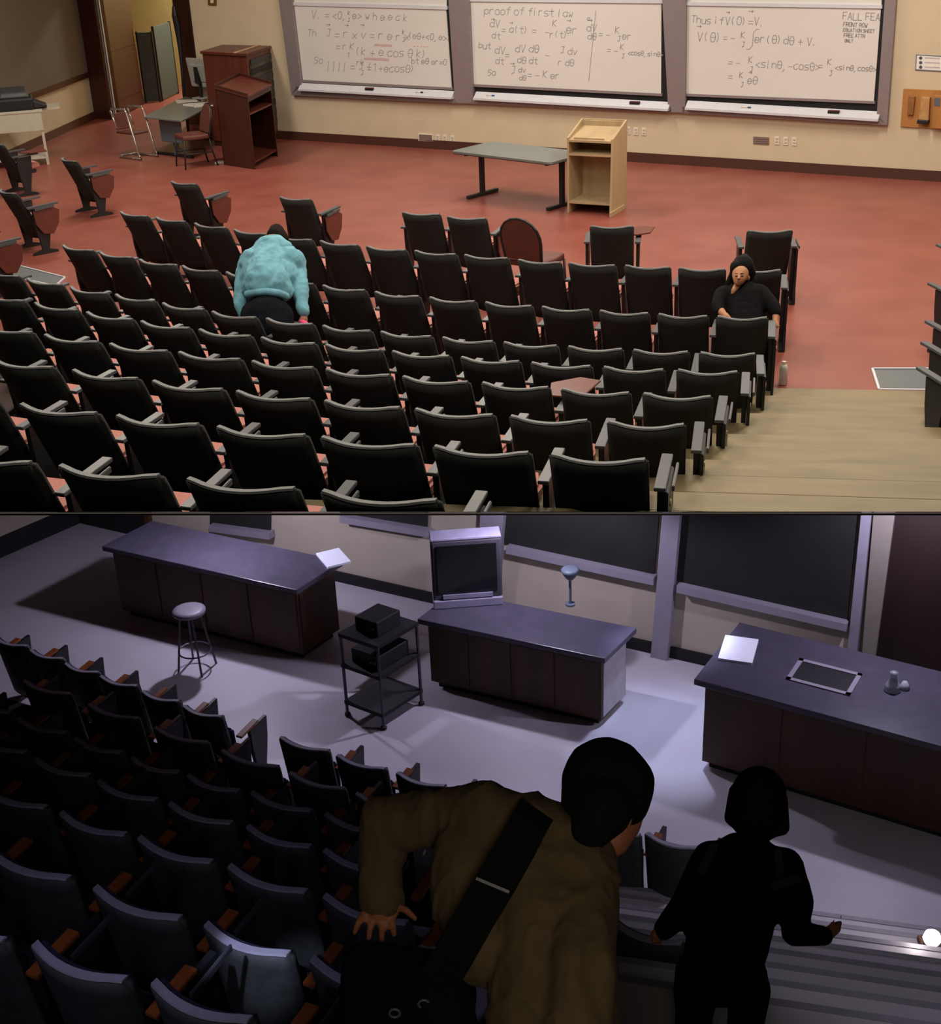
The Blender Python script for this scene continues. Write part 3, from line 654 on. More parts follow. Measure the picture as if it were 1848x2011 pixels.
styleA = dict(edge=mat('grey highlight edge', (.15, .157, .158), .6), back=m_fabric, seat=m_pink, metal=m_black, arm=m_arm, tablet=m_tab, bar=m_arm, end=mat('black end panel', '#15161a', .45), plate=mat('brass number plate', '#c8b98a', .4, .6))  # edge: overhead light on the seat tops put into the paler grey
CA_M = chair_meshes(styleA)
SEATS = 0
NICE = {'armrest_left': 'armrest', 'standard_left': 'leg_standard', 'standard': 'leg_standard', 'tablet': 'tablet_arm', 'tablet_open': 'tablet_arm', 'tablet_bar': 'tablet_edge'}
def seat(D, pos, yaw, sx, label, group, left=False, tab=0, end=False, clip=False, name='auditorium_seat', pitch=.57):
    t = thing(name, label, 'seat', pos, yaw, group); pitch = max(.5, min(.66, pitch)); sx = min(sx, pitch - .07)
    t.matrix_basis = Matrix.LocRotScale(Vector(pos), Euler((0, 0, yaw)), Vector((1, 1, 1)))
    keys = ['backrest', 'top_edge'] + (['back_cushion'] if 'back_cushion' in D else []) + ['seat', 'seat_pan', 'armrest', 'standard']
    if left: keys += ['armrest_left', 'standard_left']
    if tab == 1: keys += ['tablet', 'tablet_bar']
    if tab == 2: keys += ['tablet_open']
    if tab == 3: keys += ['tablet_bar']
    if end: keys += ['end_panel', 'row_plate']
    for k in keys:
        o = bpy.data.objects.new(NICE.get(k, k), D[k]); ACOL.objects.link(o); o.parent = t
        if k in ('backrest', 'top_edge', 'back_cushion', 'seat', 'seat_pan'): o.scale = (sx / .5, 1, 1)
        else: o.location = ((pitch / 2 - .285) * (-1 if k.endswith('left') else 1), 0, 0)
        if clip:
            o.matrix_basis = Matrix.LocRotScale(o.location, Euler((0, 0, 0)), o.scale); clip_above(o, .002)
    return t
ORD = ['zeroth', 'first', 'second', 'third', 'fourth', 'fifth', 'sixth', 'seventh', 'eighth', 'ninth', 'tenth', 'eleventh', 'twelfth', 'thirteenth', 'fourteenth', 'fifteenth']
ROWS = {1: [(221, 422, 277, 427), (289, 430, 352, 437), (369, 440, 433, 452), (446, 455, 513, 464), (530, 467, 601, 477), (616, 479, 692, 486), (702, 488, 792, 497), (799, 497, 890, 504), (903, 504, 987, 512), (1009, 517, 1097, 521), (1112, 523, 1200, 526), (1223, 526, 1314, 531), (1329, 532, 1424, 535), (1440, 535, 1535, 537)],
 2: [(106, 486, 169, 496), (181, 499, 245, 511), (258, 516, 327, 525), (344, 527, 414, 537.5), (431, 539, 503, 549), (520, 552, 603, 564), (618, 566, 707, 576), (720, 581, 816, 588), (831, 590, 927, 600), (945, 600, 1036, 608), (1058, 609, 1150, 615), (1172, 616, 1268, 623), (1290, 624, 1385, 629), (1408, 629, 1507, 631)],
 3: [(-50, 537, 25, 546), (33, 553, 107, 563), (121, 568, 195, 583), (211, 583, 290, 595), (305, 600, 384, 615), (401, 620, 483, 631), (505, 631, 604, 645), (618, 647, 719, 658), (734, 658, 839, 669), (861, 670, 960, 679), (983, 679, 1085, 688), (1111, 688, 1216, 694), (1241, 695, 1348, 700), (1375, 700, 1484, 706)],
 4: [(-55, 583, 34, 597), (50, 600, 136, 615), (154, 620, 243, 634), (261, 638, 352, 652), (369, 654, 480, 668), (497, 670, 606, 684), (623, 685, 740, 697), (761, 698, 871, 708), (898, 709, 1011, 720), (1037, 722, 1153, 729), (1179, 730, 1300, 737), (1329, 735, 1449, 741)],
 5: [(-60, 645, 50, 662), (69, 665, 174, 680), (193, 683, 314, 699), (332, 699, 458, 715), (476, 717, 606, 734), (628, 734, 751, 748), (779, 749, 908, 762), (937, 761, 1070, 772), (1096, 775, 1231, 784), (1260, 784, 1395, 791)],
 6: [(-50, 712, 97, 734), (116, 736, 260, 754), (275, 756, 424, 779), (448, 781, 590, 794), (623, 798, 772, 814), (804, 816, 958, 828), (992, 828, 1152, 841), (1188, 841, 1345, 849)],
 7: [(-190, 778, -15, 802), (7, 803, 181, 828), (205, 830, 372, 846), (406, 851, 584, 870), (616, 873, 801, 890), (841, 890, 1032, 907), (1068, 908, 1270, 920)],
 8: [(-160, 903, 47, 927), (82, 930, 300, 954), (337, 959, 570, 979), (610, 985, 850, 1002)]}
ZT = {1: -3.35, 2: -3.35, 3: -3.33, 4: -3.19, 5: -3.02, 6: -2.84, 7: -2.65, 8: -2.42}
ROWN = {1: 'front', 2: 'second', 3: 'third', 4: 'fourth', 5: 'fifth', 6: 'sixth', 7: 'seventh', 8: 'nearest'}
TIER = {}
for r, L in ROWS.items():
    zt = CZ + ZT[r]; fz = max(zt - .85, FA)
    if r <= 3: zt = FA + .85; fz = FA
    P = [at_z(a, b, zt) for a, b, c, d in L]; Q = [at_z(c, d, zt) for a, b, c, d in L]
    C = [(p + q) / 2 for p, q in zip(P, Q)]; n = len(C); k = np.arange(n)
    fx = np.polyfit(k, [c.x for c in C], 3 if n > 6 else 2); fy = np.polyfit(k, [c.y for c in C], 3 if n > 6 else 2)
    wv = np.polyval(np.polyfit(k, [(q - p).length for p, q in zip(P, Q)], 1), k)
    dx, dy = np.polyder(fx), np.polyder(fy)
    curve = []
    for i in range(n):
        x, y = np.polyval(fx, i), np.polyval(fy, i)
        x, y = .5 * (x + C[i].x), .5 * (y + C[i].y)
        yaw = math.atan2(np.polyval(dy, i), np.polyval(dx, i))
        last = i == n - 1
        side = 'left' if i < n / 2 else 'right'; num = i + 1 if side == 'left' else n - i
        pre = ORD[num] + ' seat from the ' + side + ' end' if num > 1 else side + 'most seat'
        lab = '%s of the %s row of black seats, red-floored hall' % (pre, ROWN[r]) if r != 8 else '%s of the nearest, cropped row of black seats, red-floored hall' % pre
        tabm = 3 if r >= 4 else 0
        if r == 5 and i == 7: tabm = 2
        # keep the back within the pitch so neighbours do not touch
        seat(CA_M, (x, y, fz), yaw, min(.58, max(.44, wv[i] + .02)), lab, 'black seats of the %s row' % ROWN[r], left=(i == 0), tab=tabm, end=last, clip=(r >= 5), pitch=(C[min(i + 1, n - 1)] - C[min(i + 1, n - 1) - 1]).length)
        curve.append((x, y, yaw))
    TIER[r] = (curve, fz)
# tiers under the raised rows
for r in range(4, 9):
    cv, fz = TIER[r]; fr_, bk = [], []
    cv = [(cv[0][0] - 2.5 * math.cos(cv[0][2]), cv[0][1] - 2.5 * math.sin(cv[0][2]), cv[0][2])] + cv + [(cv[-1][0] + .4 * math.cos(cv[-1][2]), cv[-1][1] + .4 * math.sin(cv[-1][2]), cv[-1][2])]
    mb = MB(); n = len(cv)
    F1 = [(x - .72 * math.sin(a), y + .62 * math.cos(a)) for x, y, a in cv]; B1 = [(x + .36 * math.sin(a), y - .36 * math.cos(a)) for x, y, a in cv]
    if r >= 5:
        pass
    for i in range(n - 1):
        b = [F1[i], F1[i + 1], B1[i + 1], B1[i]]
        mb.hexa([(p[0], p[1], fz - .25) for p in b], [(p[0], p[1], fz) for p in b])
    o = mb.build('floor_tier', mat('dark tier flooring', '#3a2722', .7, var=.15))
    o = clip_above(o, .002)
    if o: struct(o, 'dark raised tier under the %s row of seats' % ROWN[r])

# front single and paired seats, left block, right block
def single(px, label, tab=0, left=False, w=None, dyaw=0, end=False, z=FA, yaw=None, grp='loose front seats'):
    a, b = at_z(px[0], px[1], z + .85), at_z(px[2], px[3], z + .85); c = (a + b) / 2
    y = math.atan2((b - a).y, (b - a).x) + dyaw if yaw is None else math.radians(yaw)
    return seat(CA_M, (c.x, c.y, z), y, w or min(.56, max(.46, (b - a).length)), label, grp, left=left, tab=tab, end=end)
single((318, 358, 381, 366), 'single black seat on the red floor nearest the brown side chair', 1, True, dyaw=0, yaw=-36)
single((536, 389, 604, 397), 'single black seat on the red floor just beyond the bent person', 1, True, yaw=-30)
single((782, 420, 857, 426), 'left seat of the black pair on the red floor before the table', 0, True, yaw=-22)
single((870, 428, 949, 435), 'right seat of the black pair, beside the brown banquet chair', 1, False, yaw=-22)
single((1158, 447, 1243, 451), 'single black seat with its writing tablet raised, before the maple lectern', 2, True, yaw=-10)
single((1469, 456, 1561, 459), 'single black seat standing behind the woman in black', 3, True, yaw=-6, end=True)
G = 'seats of the left block'
single((99, 310, 148, 322), 'black seat standing alone on the red floor right of the printer cart', 1, True, yaw=-52, w=.5, grp=G)
single((-30, 372, 34, 386), 'black seat at the left edge in front of the floor plate', 1, True, yaw=-50, w=.5, grp=G)
single((-45, 276, 10, 292), 'black seat at the left edge just below the printer cart', 2, True, yaw=-52, w=.5, grp=G)
single((-125, 440, -45, 458), 'black seat cut by the left edge, only its brown side showing', 1, True, yaw=-48, w=.5, grp=G)
G = 'seats across the right aisle'
for i, (x, y, z) in enumerate(((1915, 470, FA), (1912, 548, FA), (1920, 625, FA), (1925, 668, FA + .12), (1930, 720, FA + .2))):
    single((x, y, x + 100, y - 8), ORD[i + 1] + ' seat from the front at the right edge, across the aisle', 0, True, yaw=14, w=.5, z=z, grp=G)

# aisle steps of tan planks on the right
ST = thing('aisle_steps', 'worn tan wooden aisle steps at the right of the seat rows', 'steps'); ST['kind'] = 'structure'
e0, e1 = at_z(1500, 784, FA), at_z(1900, 792, FA)
EW = Wall(e0, e1)
ST.location = EW.p0; ST.rotation_euler = (0, 0, EW.yaw)
for k in range(11):
    z = .11 * (k + 1); y1 = -.5 * k; y0 = y1 - .5
    for j, (a, b) in enumerate(((y0 + .003, y0 + .25 - .003), (y0 + .25, y1))):
        o = MB().box(-.6 - .22 * k, 5, a, b, z - .14, z).build('plank', m_tan, ST, .004); o = clip_above(o, .002)

# ================================================================== people helpers
def ball(mb, c, r, n=10, m=7):
    vs = [(c[0], c[1], c[2] + r)]; fs = []
    for i in range(1, m):
        a = math.pi * i / m
        for j in range(n):
            b = 2 * math.pi * j / n; vs.append((c[0] + r * math.sin(a) * math.cos(b), c[1] + r * math.sin(a) * math.sin(b), c[2] + r * math.cos(a)))
    vs.append((c[0], c[1], c[2] - r)); L = len(vs) - 1
    for j in range(n):
        k = (j + 1) % n; fs.append((0, 1 + j, 1 + k)); fs.append((L, L - n + k, L - n + j))
        for i in range(m - 2): fs.append((1 + i * n + j, 1 + (i + 1) * n + j, 1 + (i + 1) * n + k, 1 + i * n + k))
    mb.add(vs, fs)
def limb(mb, pts):
    """pts: list of (Vector, radius): a continuous tapering limb"""
    for (p, r), (q, s_) in zip(pts[:-1], pts[1:]):
        n = max(1, int((q - p).length / (.3 * min(r, s_)))); n = min(n, 40)
        for i in range(n + 1): ball(mb, p.lerp(q, i / n), r + (s_ - r) * i / n)
def skin_mesh(mb, name, m, parent, voxel, smooth=4, origin=None):
    me = bpy.data.meshes.new(name); me.from_pydata(mb.v, [], mb.f)
    o = bpy.data.objects.new(name, me); ACOL.objects.link(o)
    r = o.modifiers.new('r', 'REMESH'); r.mode = 'VOXEL'; r.voxel_size = voxel
    k = o.modifiers.new('s', 'SMOOTH'); k.factor = .5; k.iterations = smooth
    dg = bpy.context.evaluated_depsgraph_get(); ev = bpy.data.meshes.new_from_object(o.evaluated_get(dg))
    o.modifiers.clear(); o.data = ev; ev.name = name; ev.materials.clear(); ev.materials.append(m); ev.shade_smooth()
    if origin is not None:
        ev.transform(Matrix.Translation(-Vector(origin))); o.location = origin
    if parent:
        ev.transform(Matrix.Translation(-parent.location) if origin is None else Matrix()); o.parent = parent; o.location = (0, 0, 0)
    return o
JO = 0
def wrinkle(o, amp, fr, st=(1, 1, 1)):
    from mathutils import noise
    me = o.data; nn = [v.normal.copy() for v in me.vertices]
    for v, n in zip(me.vertices, nn):
        p = Vector((v.co.x * fr * st[0], v.co.y * fr * st[1], v.co.z * fr * st[2]))
        k = noise.noise(p + noise.noise_vector(p * .5) * 1.5); k2 = 1 - abs(noise.noise(p * 1.9 + Vector((7, 3, 1)))) * 2
        v.co += n * amp * (.7 * k + .6 * max(0, k2 - .55))
def J(x, y, w_, r): return (at_d(x, y, w_ + JO), r * (w_ + JO) / F)
def down(p, z, r=None): return Vector((p.x, p.y, z))
m_skin = mat('warm skin', '#a9765a', .6, var=.06, scale=14)
m_skin2 = mat('tan skin', '#b07a56', .6, var=.06, scale=14)
m_hair = mat('black hair', (.008, .007, .007), .85, spec=.15, var=.3, scale=50)
m_teal = mat('teal fleece', '#6ba2b2', .95, var=.22, scale=9, bump=.2)
m_navy = mat('navy trousers', '#0c0f16', .9, spec=.1, var=.15, scale=20)
m_blackcloth = mat('black cloth', (.007, .007, .008), .9, spec=.1, var=.2, scale=20)

# person bending between the second and third rows
mb = MB(); JO = .42
limb(mb, [J(533, 515, 12.2, 34), J(523, 570, 11.9, 38), J(525, 605, 11.9, 38)]); limb(mb, [J(535, 500, 12.25, 16), J(541, 462, 12.45, 19)])
hipl, hipr = at_d(502, 620, 12.25), at_d(548, 622, 12.25)
for hp in (hipl, hipr): limb(mb, [(hp, .12), (Vector((hp.x, hp.y + .12, FA + .5)), .08), (Vector((hp.x, hp.y, FA + .08)), .05), (Vector((hp.x, hp.y + .14, FA + .045)), .045)])
limb(mb, [J(492, 515, 12.2, 14), J(474, 565, 12.0, 11), J(476, 608, 11.9, 9), J(490, 630, 11.9, 8)])
limb(mb, [J(577, 512, 12.2, 14), J(589, 568, 12.0, 11), J(596, 612, 11.9, 8), J(598, 628, 11.9, 8)])
for k in range(4): limb(mb, [J(593 + k * 3, 629, 11.9, 3.2), J(592 + k * 3, 637, 11.9, 2.6), J(594 + k * 3, 642, 11.95, 2.2)])
for k in range(4): limb(mb, [J(486 + k * 3, 630, 11.9, 3.2), J(489 + k * 3, 638, 11.9, 2.6)])
limb(mb, [J(592, 622, 11.9, 3.4), J(587, 631, 11.88, 2.6)]); limb(mb, [J(494, 624, 11.9, 3.4), J(499, 632, 11.88, 2.6)])
org = Vector(((hipl.x + hipr.x) / 2, (hipl.y + hipr.y) / 2, FA))
P1 = skin_mesh(mb, 'person', m_skin, None, .02, 2, org)
tag(P1, 'person in a teal hoodie and dark trousers bending over between seat rows', 'person')
mb = MB(); limb(mb, [J(535, 500, 12.2, 40), J(526, 540, 11.98, 48), J(524, 560, 11.85, 48)])
limb(mb, [J(500, 520, 12.1, 32), J(535, 507, 12.15, 34), J(568, 516, 12.1, 32)]); limb(mb, [J(494, 545, 12.0, 27), J(560, 543, 12.0, 30)]); limb(mb, [J(498, 566, 11.85, 24), J(550, 567, 11.85, 26)])
limb(mb, [J(492, 515, 12.2, 24), J(474, 562, 12.0, 17), J(473, 602, 11.9, 14), J(484, 626, 11.9, 11)])
limb(mb, [J(577, 512, 12.2, 23), J(589, 566, 12.0, 17), J(596, 612, 11.9, 12)])
HD = skin_mesh(mb, 'hoodie', m_teal, P1, .016, 5); wrinkle(HD, .022, 8, (1.2, 1, .8))
mb = MB(); limb(mb, [J(515, 485, 12.08, 12), J(524, 476, 12.08, 13), J(545, 477, 12.1, 13), J(564, 484, 12.08, 11)]); limb(mb, [J(524, 484, 12.06, 10), J(556, 486, 12.06, 10)])
o = skin_mesh(mb, 'hood', m_teal, P1, .012, 3)
mb = MB(); limb(mb, [J(486, 578, 11.72, 8), J(505, 574, 11.66, 8), J(526, 573, 11.64, 8), J(548, 576, 11.66, 8), J(562, 582, 11.72, 8)]); skin_mesh(mb, 'hem_band', m_teal, P1, .012, 2)
mb = MB(); limb(mb, [J(525, 612, 11.84, 42), J(527, 630, 11.74, 52), J(528, 645, 11.7, 49)])
for hp in (hipl, hipr): limb(mb, [(hp, .15), (Vector((hp.x, hp.y + .12, FA + .5)), .105), (Vector((hp.x, hp.y, FA + .12)), .075)])
skin_mesh(mb, 'trousers', m_navy, P1, .02, 4)
mb = MB(); limb(mb, [J(540, 462, 12.4, 17), J(543, 455, 12.45, 16), J(554, 468, 12.4, 14)]); skin_mesh(mb, 'hair', mat('dark brown hair', '#1d1512', .85, spec=.1, var=.3, scale=40), P1, .015, 2)
mb = MB(); limb(mb, [J(593, 633, 11.84, 6), J(600, 637, 11.84, 7), J(596, 641, 11.84, 6)])
o = skin_mesh(mb, 'pink_cloth', mat('hot pink cloth', '#e0447e', .8), None, .012, 2, at_d(596, 637, 12.26))
JO = .2; tag(o, 'small hot pink cloth in the hand of the person in teal', 'cloth')

# woman in black seated behind the second row
mb = MB()
fc = at_d(1452, 544, 11.55)
limb(mb, [J(1454, 538, 11.6, 17), J(1452, 547, 11.57, 13), J(1450, 553, 11.56, 9)]); limb(mb, [J(1452, 560, 11.7, 9), J(1450, 580, 11.7, 12)])
limb(mb, [J(1451, 541, 11.53, 2.2), J(1450, 547, 11.495, 2.6)])                       # nose
limb(mb, [J(1470, 545, 11.62, 3.5), J(1470, 549, 11.62, 3)])                       # ear
limb(mb, [J(1455, 585, 11.75, 33), J(1458, 640, 11.7, 38)])
limb(mb, [J(1420, 578, 11.7, 14), J(1410, 604, 11.6, 11), J(1420, 616, 11.5, 7), J(1428, 622, 11.45, 6)])
limb(mb, [J(1492, 576, 11.7, 14), J(1518, 604, 11.6, 11), J(1524, 620, 11.55, 7), J(1521, 642, 11.5, 6.5)])
for k in range(4): limb(mb, [J(1427 + k * 2, 620 + k, 11.45, 2.4), J(1433 + k * 1.5, 624 + k, 11.42, 2.1), J(1435, 627 + k, 11.42, 1.8)])
limb(mb, [J(1420, 618, 11.48, 2.6), J(1424, 626, 11.44, 2)])
for k in range(4): limb(mb, [J(1516 + k * 3, 641, 11.5, 2.4), J(1515 + k * 3, 650, 11.5, 2)])
limb(mb, [J(1526, 632, 11.5, 2.6), J(1530, 641, 11.48, 2)])
hp = at_d(1458, 640, 11.95)
for dx in (-.12, .12): limb(mb, [(hp + Vector((dx, 0, 0)), .11), (hp + Vector((dx, -.32, -.05)), .09), (Vector((hp.x + dx, hp.y - .3, FA + .08)), .05), (Vector((hp.x + dx, hp.y - .42, FA + .045)), .045)])
P2 = skin_mesh(mb, 'person', m_skin2, None, .011, 2, Vector((hp.x, hp.y, FA)))
tag(P2, 'smiling person in black with dark tied hair looking down at the seats', 'person')
mb = MB(); limb(mb, [J(1455, 590, 11.75, 42), J(1460, 645, 11.7, 47)]); limb(mb, [J(1424, 580, 11.72, 20), J(1450, 572, 11.78, 19), J(1490, 578, 11.72, 21)])
limb(mb, [J(1420, 582, 11.7, 20), J(1410, 602, 11.62, 15), J(1415, 611, 11.55, 11)]); limb(mb, [J(1494, 580, 11.7, 20), J(1518, 602, 11.6, 15), J(1524, 614, 11.56, 11)])
for dx in (-.12, .12): limb(mb, [(hp + Vector((dx, 0, 0)), .13), (hp + Vector((dx, -.32, -.05)), .11), (Vector((hp.x + dx, hp.y - .3, FA + .14)), .07)])
skin_mesh(mb, 'black_clothes', m_blackcloth, P2, .016, 4)
mb = MB(); mb.add([at_d(x, y, w_) for x, y, w_ in ((1440, 564, 11.3), (1462, 562, 11.3), (1438, 580, 11.28))], [(0, 1, 2)])
mb = MB(); limb(mb, [J(1448, 562, 11.62, 8), J(1442, 570, 11.61, 6), J(1437, 580, 11.62, 3)]); skin_mesh(mb, 'neckline', m_skin2, P2, .008, 2)
mb = MB(); limb(mb, [J(1459, 522, 11.66, 22), J(1466, 536, 11.72, 19)]); limb(mb, [J(1446, 524, 11.62, 13), J(1439, 535, 11.64, 6), J(1431, 556, 11.7, 7)]); limb(mb, [J(1472, 530, 11.66, 9), J(1475, 545, 11.7, 6)])
limb(mb, [J(1464, 508, 11.85, 9), J(1462, 505, 11.9, 8)])
skin_mesh(mb, 'hair', m_hair, P2, .011, 2)
for x in (1446, 1457):
    mb = MB(); limb(mb, [J(x - 2.2, 542.5, 11.515, 1.3), J(x + 2.2, 542.2, 11.515, 1.3)]); skin_mesh(mb, 'eye', m_hair, P2, .004, 1)
    mb = MB(); limb(mb, [J(x - 3, 537.5, 11.515, 1), J(x + 3, 537, 11.515, 1)]); skin_mesh(mb, 'eyebrow', m_hair, P2, .004, 1)
mb = MB(); limb(mb, [J(1447, 551.5, 11.505, 1.1), J(1451, 553, 11.50, 1.3), J(1455, 551.5, 11.505, 1.1)]); skin_mesh(mb, 'mouth', mat('lips', '#9a4a44', .5), P2, .004, 1)
JO = 0
ob = at_z(1537, 755, FA); t = thing('water_bottle', 'pale grey bottle standing on the floor at the third row end', 'bottle', (ob.x, ob.y, FA))
MB().lathe([(.035, 0), (.04, .01), (.04, .16), (.03, .19), (.018, .2)], 14).build('body', mat('frosted plastic', '#d8d8d0', .4), t, 0, True); MB().lathe([(.02, .2), (.02, .225)], 12).build('cap', m_plate, t)

# ================================================================== DARK HALL: shell
m_wallB = mat('pale painted wall', '#b5ab98', .85, var=.05, scale=3)
m_floorB = mat('pale vinyl floor', '#b9b4bc', .45, var=.05, scale=2)
m_doorb = mat('dark stained door', '#22100a', .6, var=.3, scale=4, stretch=(1, 1, .15))
m_deskw = mat('dark walnut', '#46290f', .5, var=.3, scale=4, stretch=(1, 1, .15))
m_slate = mat('black slate top', '#4a4654', .35, var=.15, scale=8)
m_chalk = mat('black chalkboard', '#191a14', .8, var=.25, scale=2)
m_lil = mat('pale enamel trim', '#8d8894', .5, var=.04)
fb = poly_slab('floor_lower', [(-12, 2), (9, 2), (9, 24), (-12, 24)], -.15, 0, m_floorB); struct(fb, 'pale floor of the dark lecture hall')
WB = Wall(at_z(690, 1146, 0), at_z(1390, 1306, 0)); LB = Wall(at_z(0, 1094, 0), at_z(160, 1024, 0))
cB = meet(WB, LB); ub0 = (cB - WB.p0).dot(WB.d); ub1 = WB.uv(1712, 1200)[0]
mb = MB(); mb.box(ub0 - .2, ub1 + 5, 0, .2, -.1, 2.84); wfb = struct(WB.place(mb.build('wall_front_lower', m_wallB)), 'pale front wall of the dark hall')
mb = MB(); mb.box(-9, (cB - LB.p0).dot(LB.d), 0, .2, -.1, 2.84); wlb = struct(LB.place(mb.build('wall_left_lower', m_wallB)), 'left wall of the dark hall')
MB().box(-9, (cB - LB.p0).dot(LB.d), -.03, -.001, 0, .26).build('baseboard_left', m_dark, wlb)
MB().box(ub0, WB.uv(1700, 1300)[0], -.03, -.001, 0, .13).build('baseboard_front', m_dark, wfb)
# chalkboards
def wb_part(name, pts, y0, y1, m, par, bevel=0): return WB.slab(MB(), pts, y0, y1).build(name, m, par, bevel)
def chalk(label, pts, tray):
    t = WB.thing('chalkboard', label, 'chalkboard', 'chalkboards of the dark hall')
    wb_part('panel', pts, -.03, -.002, m_chalk, t)
    a, b = [WB.uv(x, y, .1) for x, y in tray]
    MB().hexa([(a[0], -.12, a[1] - .06), (b[0], -.12, b[1] - .06), (b[0], -.002, b[1] - .06), (a[0], -.002, a[1] - .06)], [(a[0], -.12, a[1] + .02), (b[0], -.12, b[1] + .02), (b[0], -.002, b[1] + .02), (a[0], -.002, a[1] + .02)]).build('chalk_tray', m_lil, t)
chalk('dark chalkboard behind the television at the middle of the wall', [(990, 1068), (1284, 1130), (1300, 940), (985, 900)], ((995, 1076), (1284, 1138)))
chalk('dark chalkboard at the right end of the wall, beside the pillar', [(1330, 1142), (1664, 1218), (1690, 940), (1340, 900)], ((1330, 1152), (1664, 1228)))
chalk('dark chalkboard left of the television, only its lower edge showing', [(668, 1008), (838, 1036), (845, 900), (668, 880)], ((668, 1016), (838, 1044)))
chalk('small dark board at the left of the front wall above the first desk', [(412, 1030), (530, 1046), (532, 900), (412, 880)], ((412, 1034), (530, 1050)))
for i, (pts, nm) in enumerate(((((1278, 1287), (1310, 1294), (1336, 1004), (1302, 998)), 'trim_1'), (((1656, 1360), (1674, 1364), (1712, 1004), (1692, 1000)), 'trim_2'), (((1686, 1368), (1708, 1372), (1758, 1004), (1716, 1000)), 'trim_3'), (((938, 1120), (978, 1130), (990, 1000), (944, 990)), 'trim_4'))):
    (x0, y0), (x1, y1), (x2, y2), (x3, y3) = pts
    a, b = WB.uv(x0, y0, .1), WB.uv(x1, y1, .1); c, d = WB.uv(x2, y2, .1), WB.uv(x3, y3, .1)
    def ex_(p, q): k = (2.8 - p[1]) / (q[1] - p[1]); return (p[0] + (q[0] - p[0]) * k, 2.8)
    def ex0(p, q): k = (0 - p[1]) / (q[1] - p[1]); return (p[0] + (q[0] - p[0]) * k, 0)
    mb = MB().prism([ex0(a, d), ex0(b, c), ex_(b, c), ex_(a, d)], 'y', -.1, -.001)
    o = WB.place(mb.build(nm, m_lil if i != 2 else mat('grey plaster pillar', '#7d766c', .85, var=.05))); struct(o, 'pale upright post on the front wall')
d2 = WB.thing('door_2', 'dark wooden door at the right end of the front wall', 'door'); d2['kind'] = 'structure'
ud = WB.uv(1712, 1200, .05)[0]
MB().box(ud + .05, ud + 3.2, -.05, -.001, 0, 2.75).build('door_leaf', m_doorb, d2); 
for k in range(3): MB().box(ud + .25 + k * 1.0, ud + 1.1 + k * 1.0, -.065, -.05, .2, 2.6).build('door_panel', m_doorb, d2)
d3 = WB.thing('door_3', 'dark doorway at the far left of the front wall', 'door'); d3['kind'] = 'structure'
ue = WB.uv(288, 1030, .03)[0]
MB().box(ub0 + .05, ue, -.04, -.001, 0, 2.6).build('door_leaf', m_dark, d3); MB().box(ue, ue + .08, -.06, -.001, 0, 2.6).build('door_jamb', m_deskw, d3)

# lab desks
def desk(name, label, A, B, C, h, end=m_deskw, npan=4, over=.07):
    b = Base(A, B, C, name, label, 'desk', 0); X, Yd = b.lx, b.ly
    b.box(.05, X - .05, .05, Yd - .05, 0, .1, 'plinth', m_dark)
    b.box(.0, X, .0, Yd, .08, h - .06, 'body', m_deskw)
    for k in range(npan): b.box(X * k / npan + .02, X * (k + 1) / npan - .02, -.012, .002, .12, h - .1, 'front_panel', m_deskw)
    b.box(-.012, .002, .03, Yd - .03, .1, h - .08, 'end_panel', end)
    b.box(-over, X + over, -over, Yd + over, h - .06, h, 'desk_top', m_slate, .008)
    return b
DK1 = desk('lab_desk', 'long walnut lab desk at the left with a white paper on its end', (243, 1209), (596, 1298), (668, 1248), .90)
DK2 = desk('lab_desk', 'walnut lab desk in the middle carrying the television', (848, 1350), (1180, 1428), (1228, 1378), .82, mat('pale laminate end', '#b0aab0', .6))
DK3 = desk('lab_desk', 'large walnut lab desk at the right, cut by the frame edge', (1378, 1508), (1378, 1508), (1440, 1450), .95) if False else None
p3a, p3b = at_z(1378, 1508, 0), at_z(1850, 1652, 0); W3 = Wall(p3a, p3b)
t3 = W3.thing('lab_desk', 'large walnut lab desk at the right, cut by the frame edge', 'desk')
L3 = 3.6; D3 = .95; h3 = .97
MB().box(.05, L3 - .05, .05, D3 - .05, 0, .1).build('plinth', m_dark, t3); MB().box(0, L3, 0, D3, .08, h3 - .06).build('body', m_deskw, t3)
for k in range(5): MB().box(.02 + k * L3 / 5, (k + 1) * L3 / 5 - .02, -.012, .002, .12, h3 - .1).build('front_panel', m_deskw, t3)
MB().box(-.08, L3 + .08, -.08, D3 + .08, h3 - .06, h3).build('desk_top', m_slate, t3, .008)
sk = W3.thing('bench_sink', 'pale rimmed sink set in the right lab desk top', 'sink')
for (a, b, c, d) in ((.62, 1.18, .28, .32), (.62, 1.18, .62, .66), (.62, .66, .28, .66), (1.14, 1.18, .28, .66)): MB().box(a, b, c, d, h3, h3 + .012).build('rim', m_lil, sk)
MB().box(.66, 1.14, .32, .62, h3, h3 + .004).build('basin', m_dark, sk)
m_pap = mat('bright paper', '#eef2ff', .7, var=.02)
def paper(label, px, z, rz, s=.28):
    p = at_z(*px, z); t = thing('paper_stack', label, 'paper', (p.x, p.y, z + .001), rz, 'white papers on the lab desks')
    for k in range(3): MB().box(-s / 2, s / 2, -s * .7, s * .7, k * .008, k * .008 + .006).build('sheet', m_pap, t)
paper('white paper stack on the right end of the left lab desk', (655, 1098), .90, math.radians(25), .26)
paper('white paper stack on the left end of the right lab desk', (1450, 1278), h3, math.radians(-20), .30)
p = at_z(1752, 1356, h3); t = thing('glass_beaker', 'small shiny glass vessel on the right lab desk', 'glassware', (p.x, p.y, h3))
mg = mat('clear glass', '#e6e8f4', .1, spec=.8, alpha=.5)
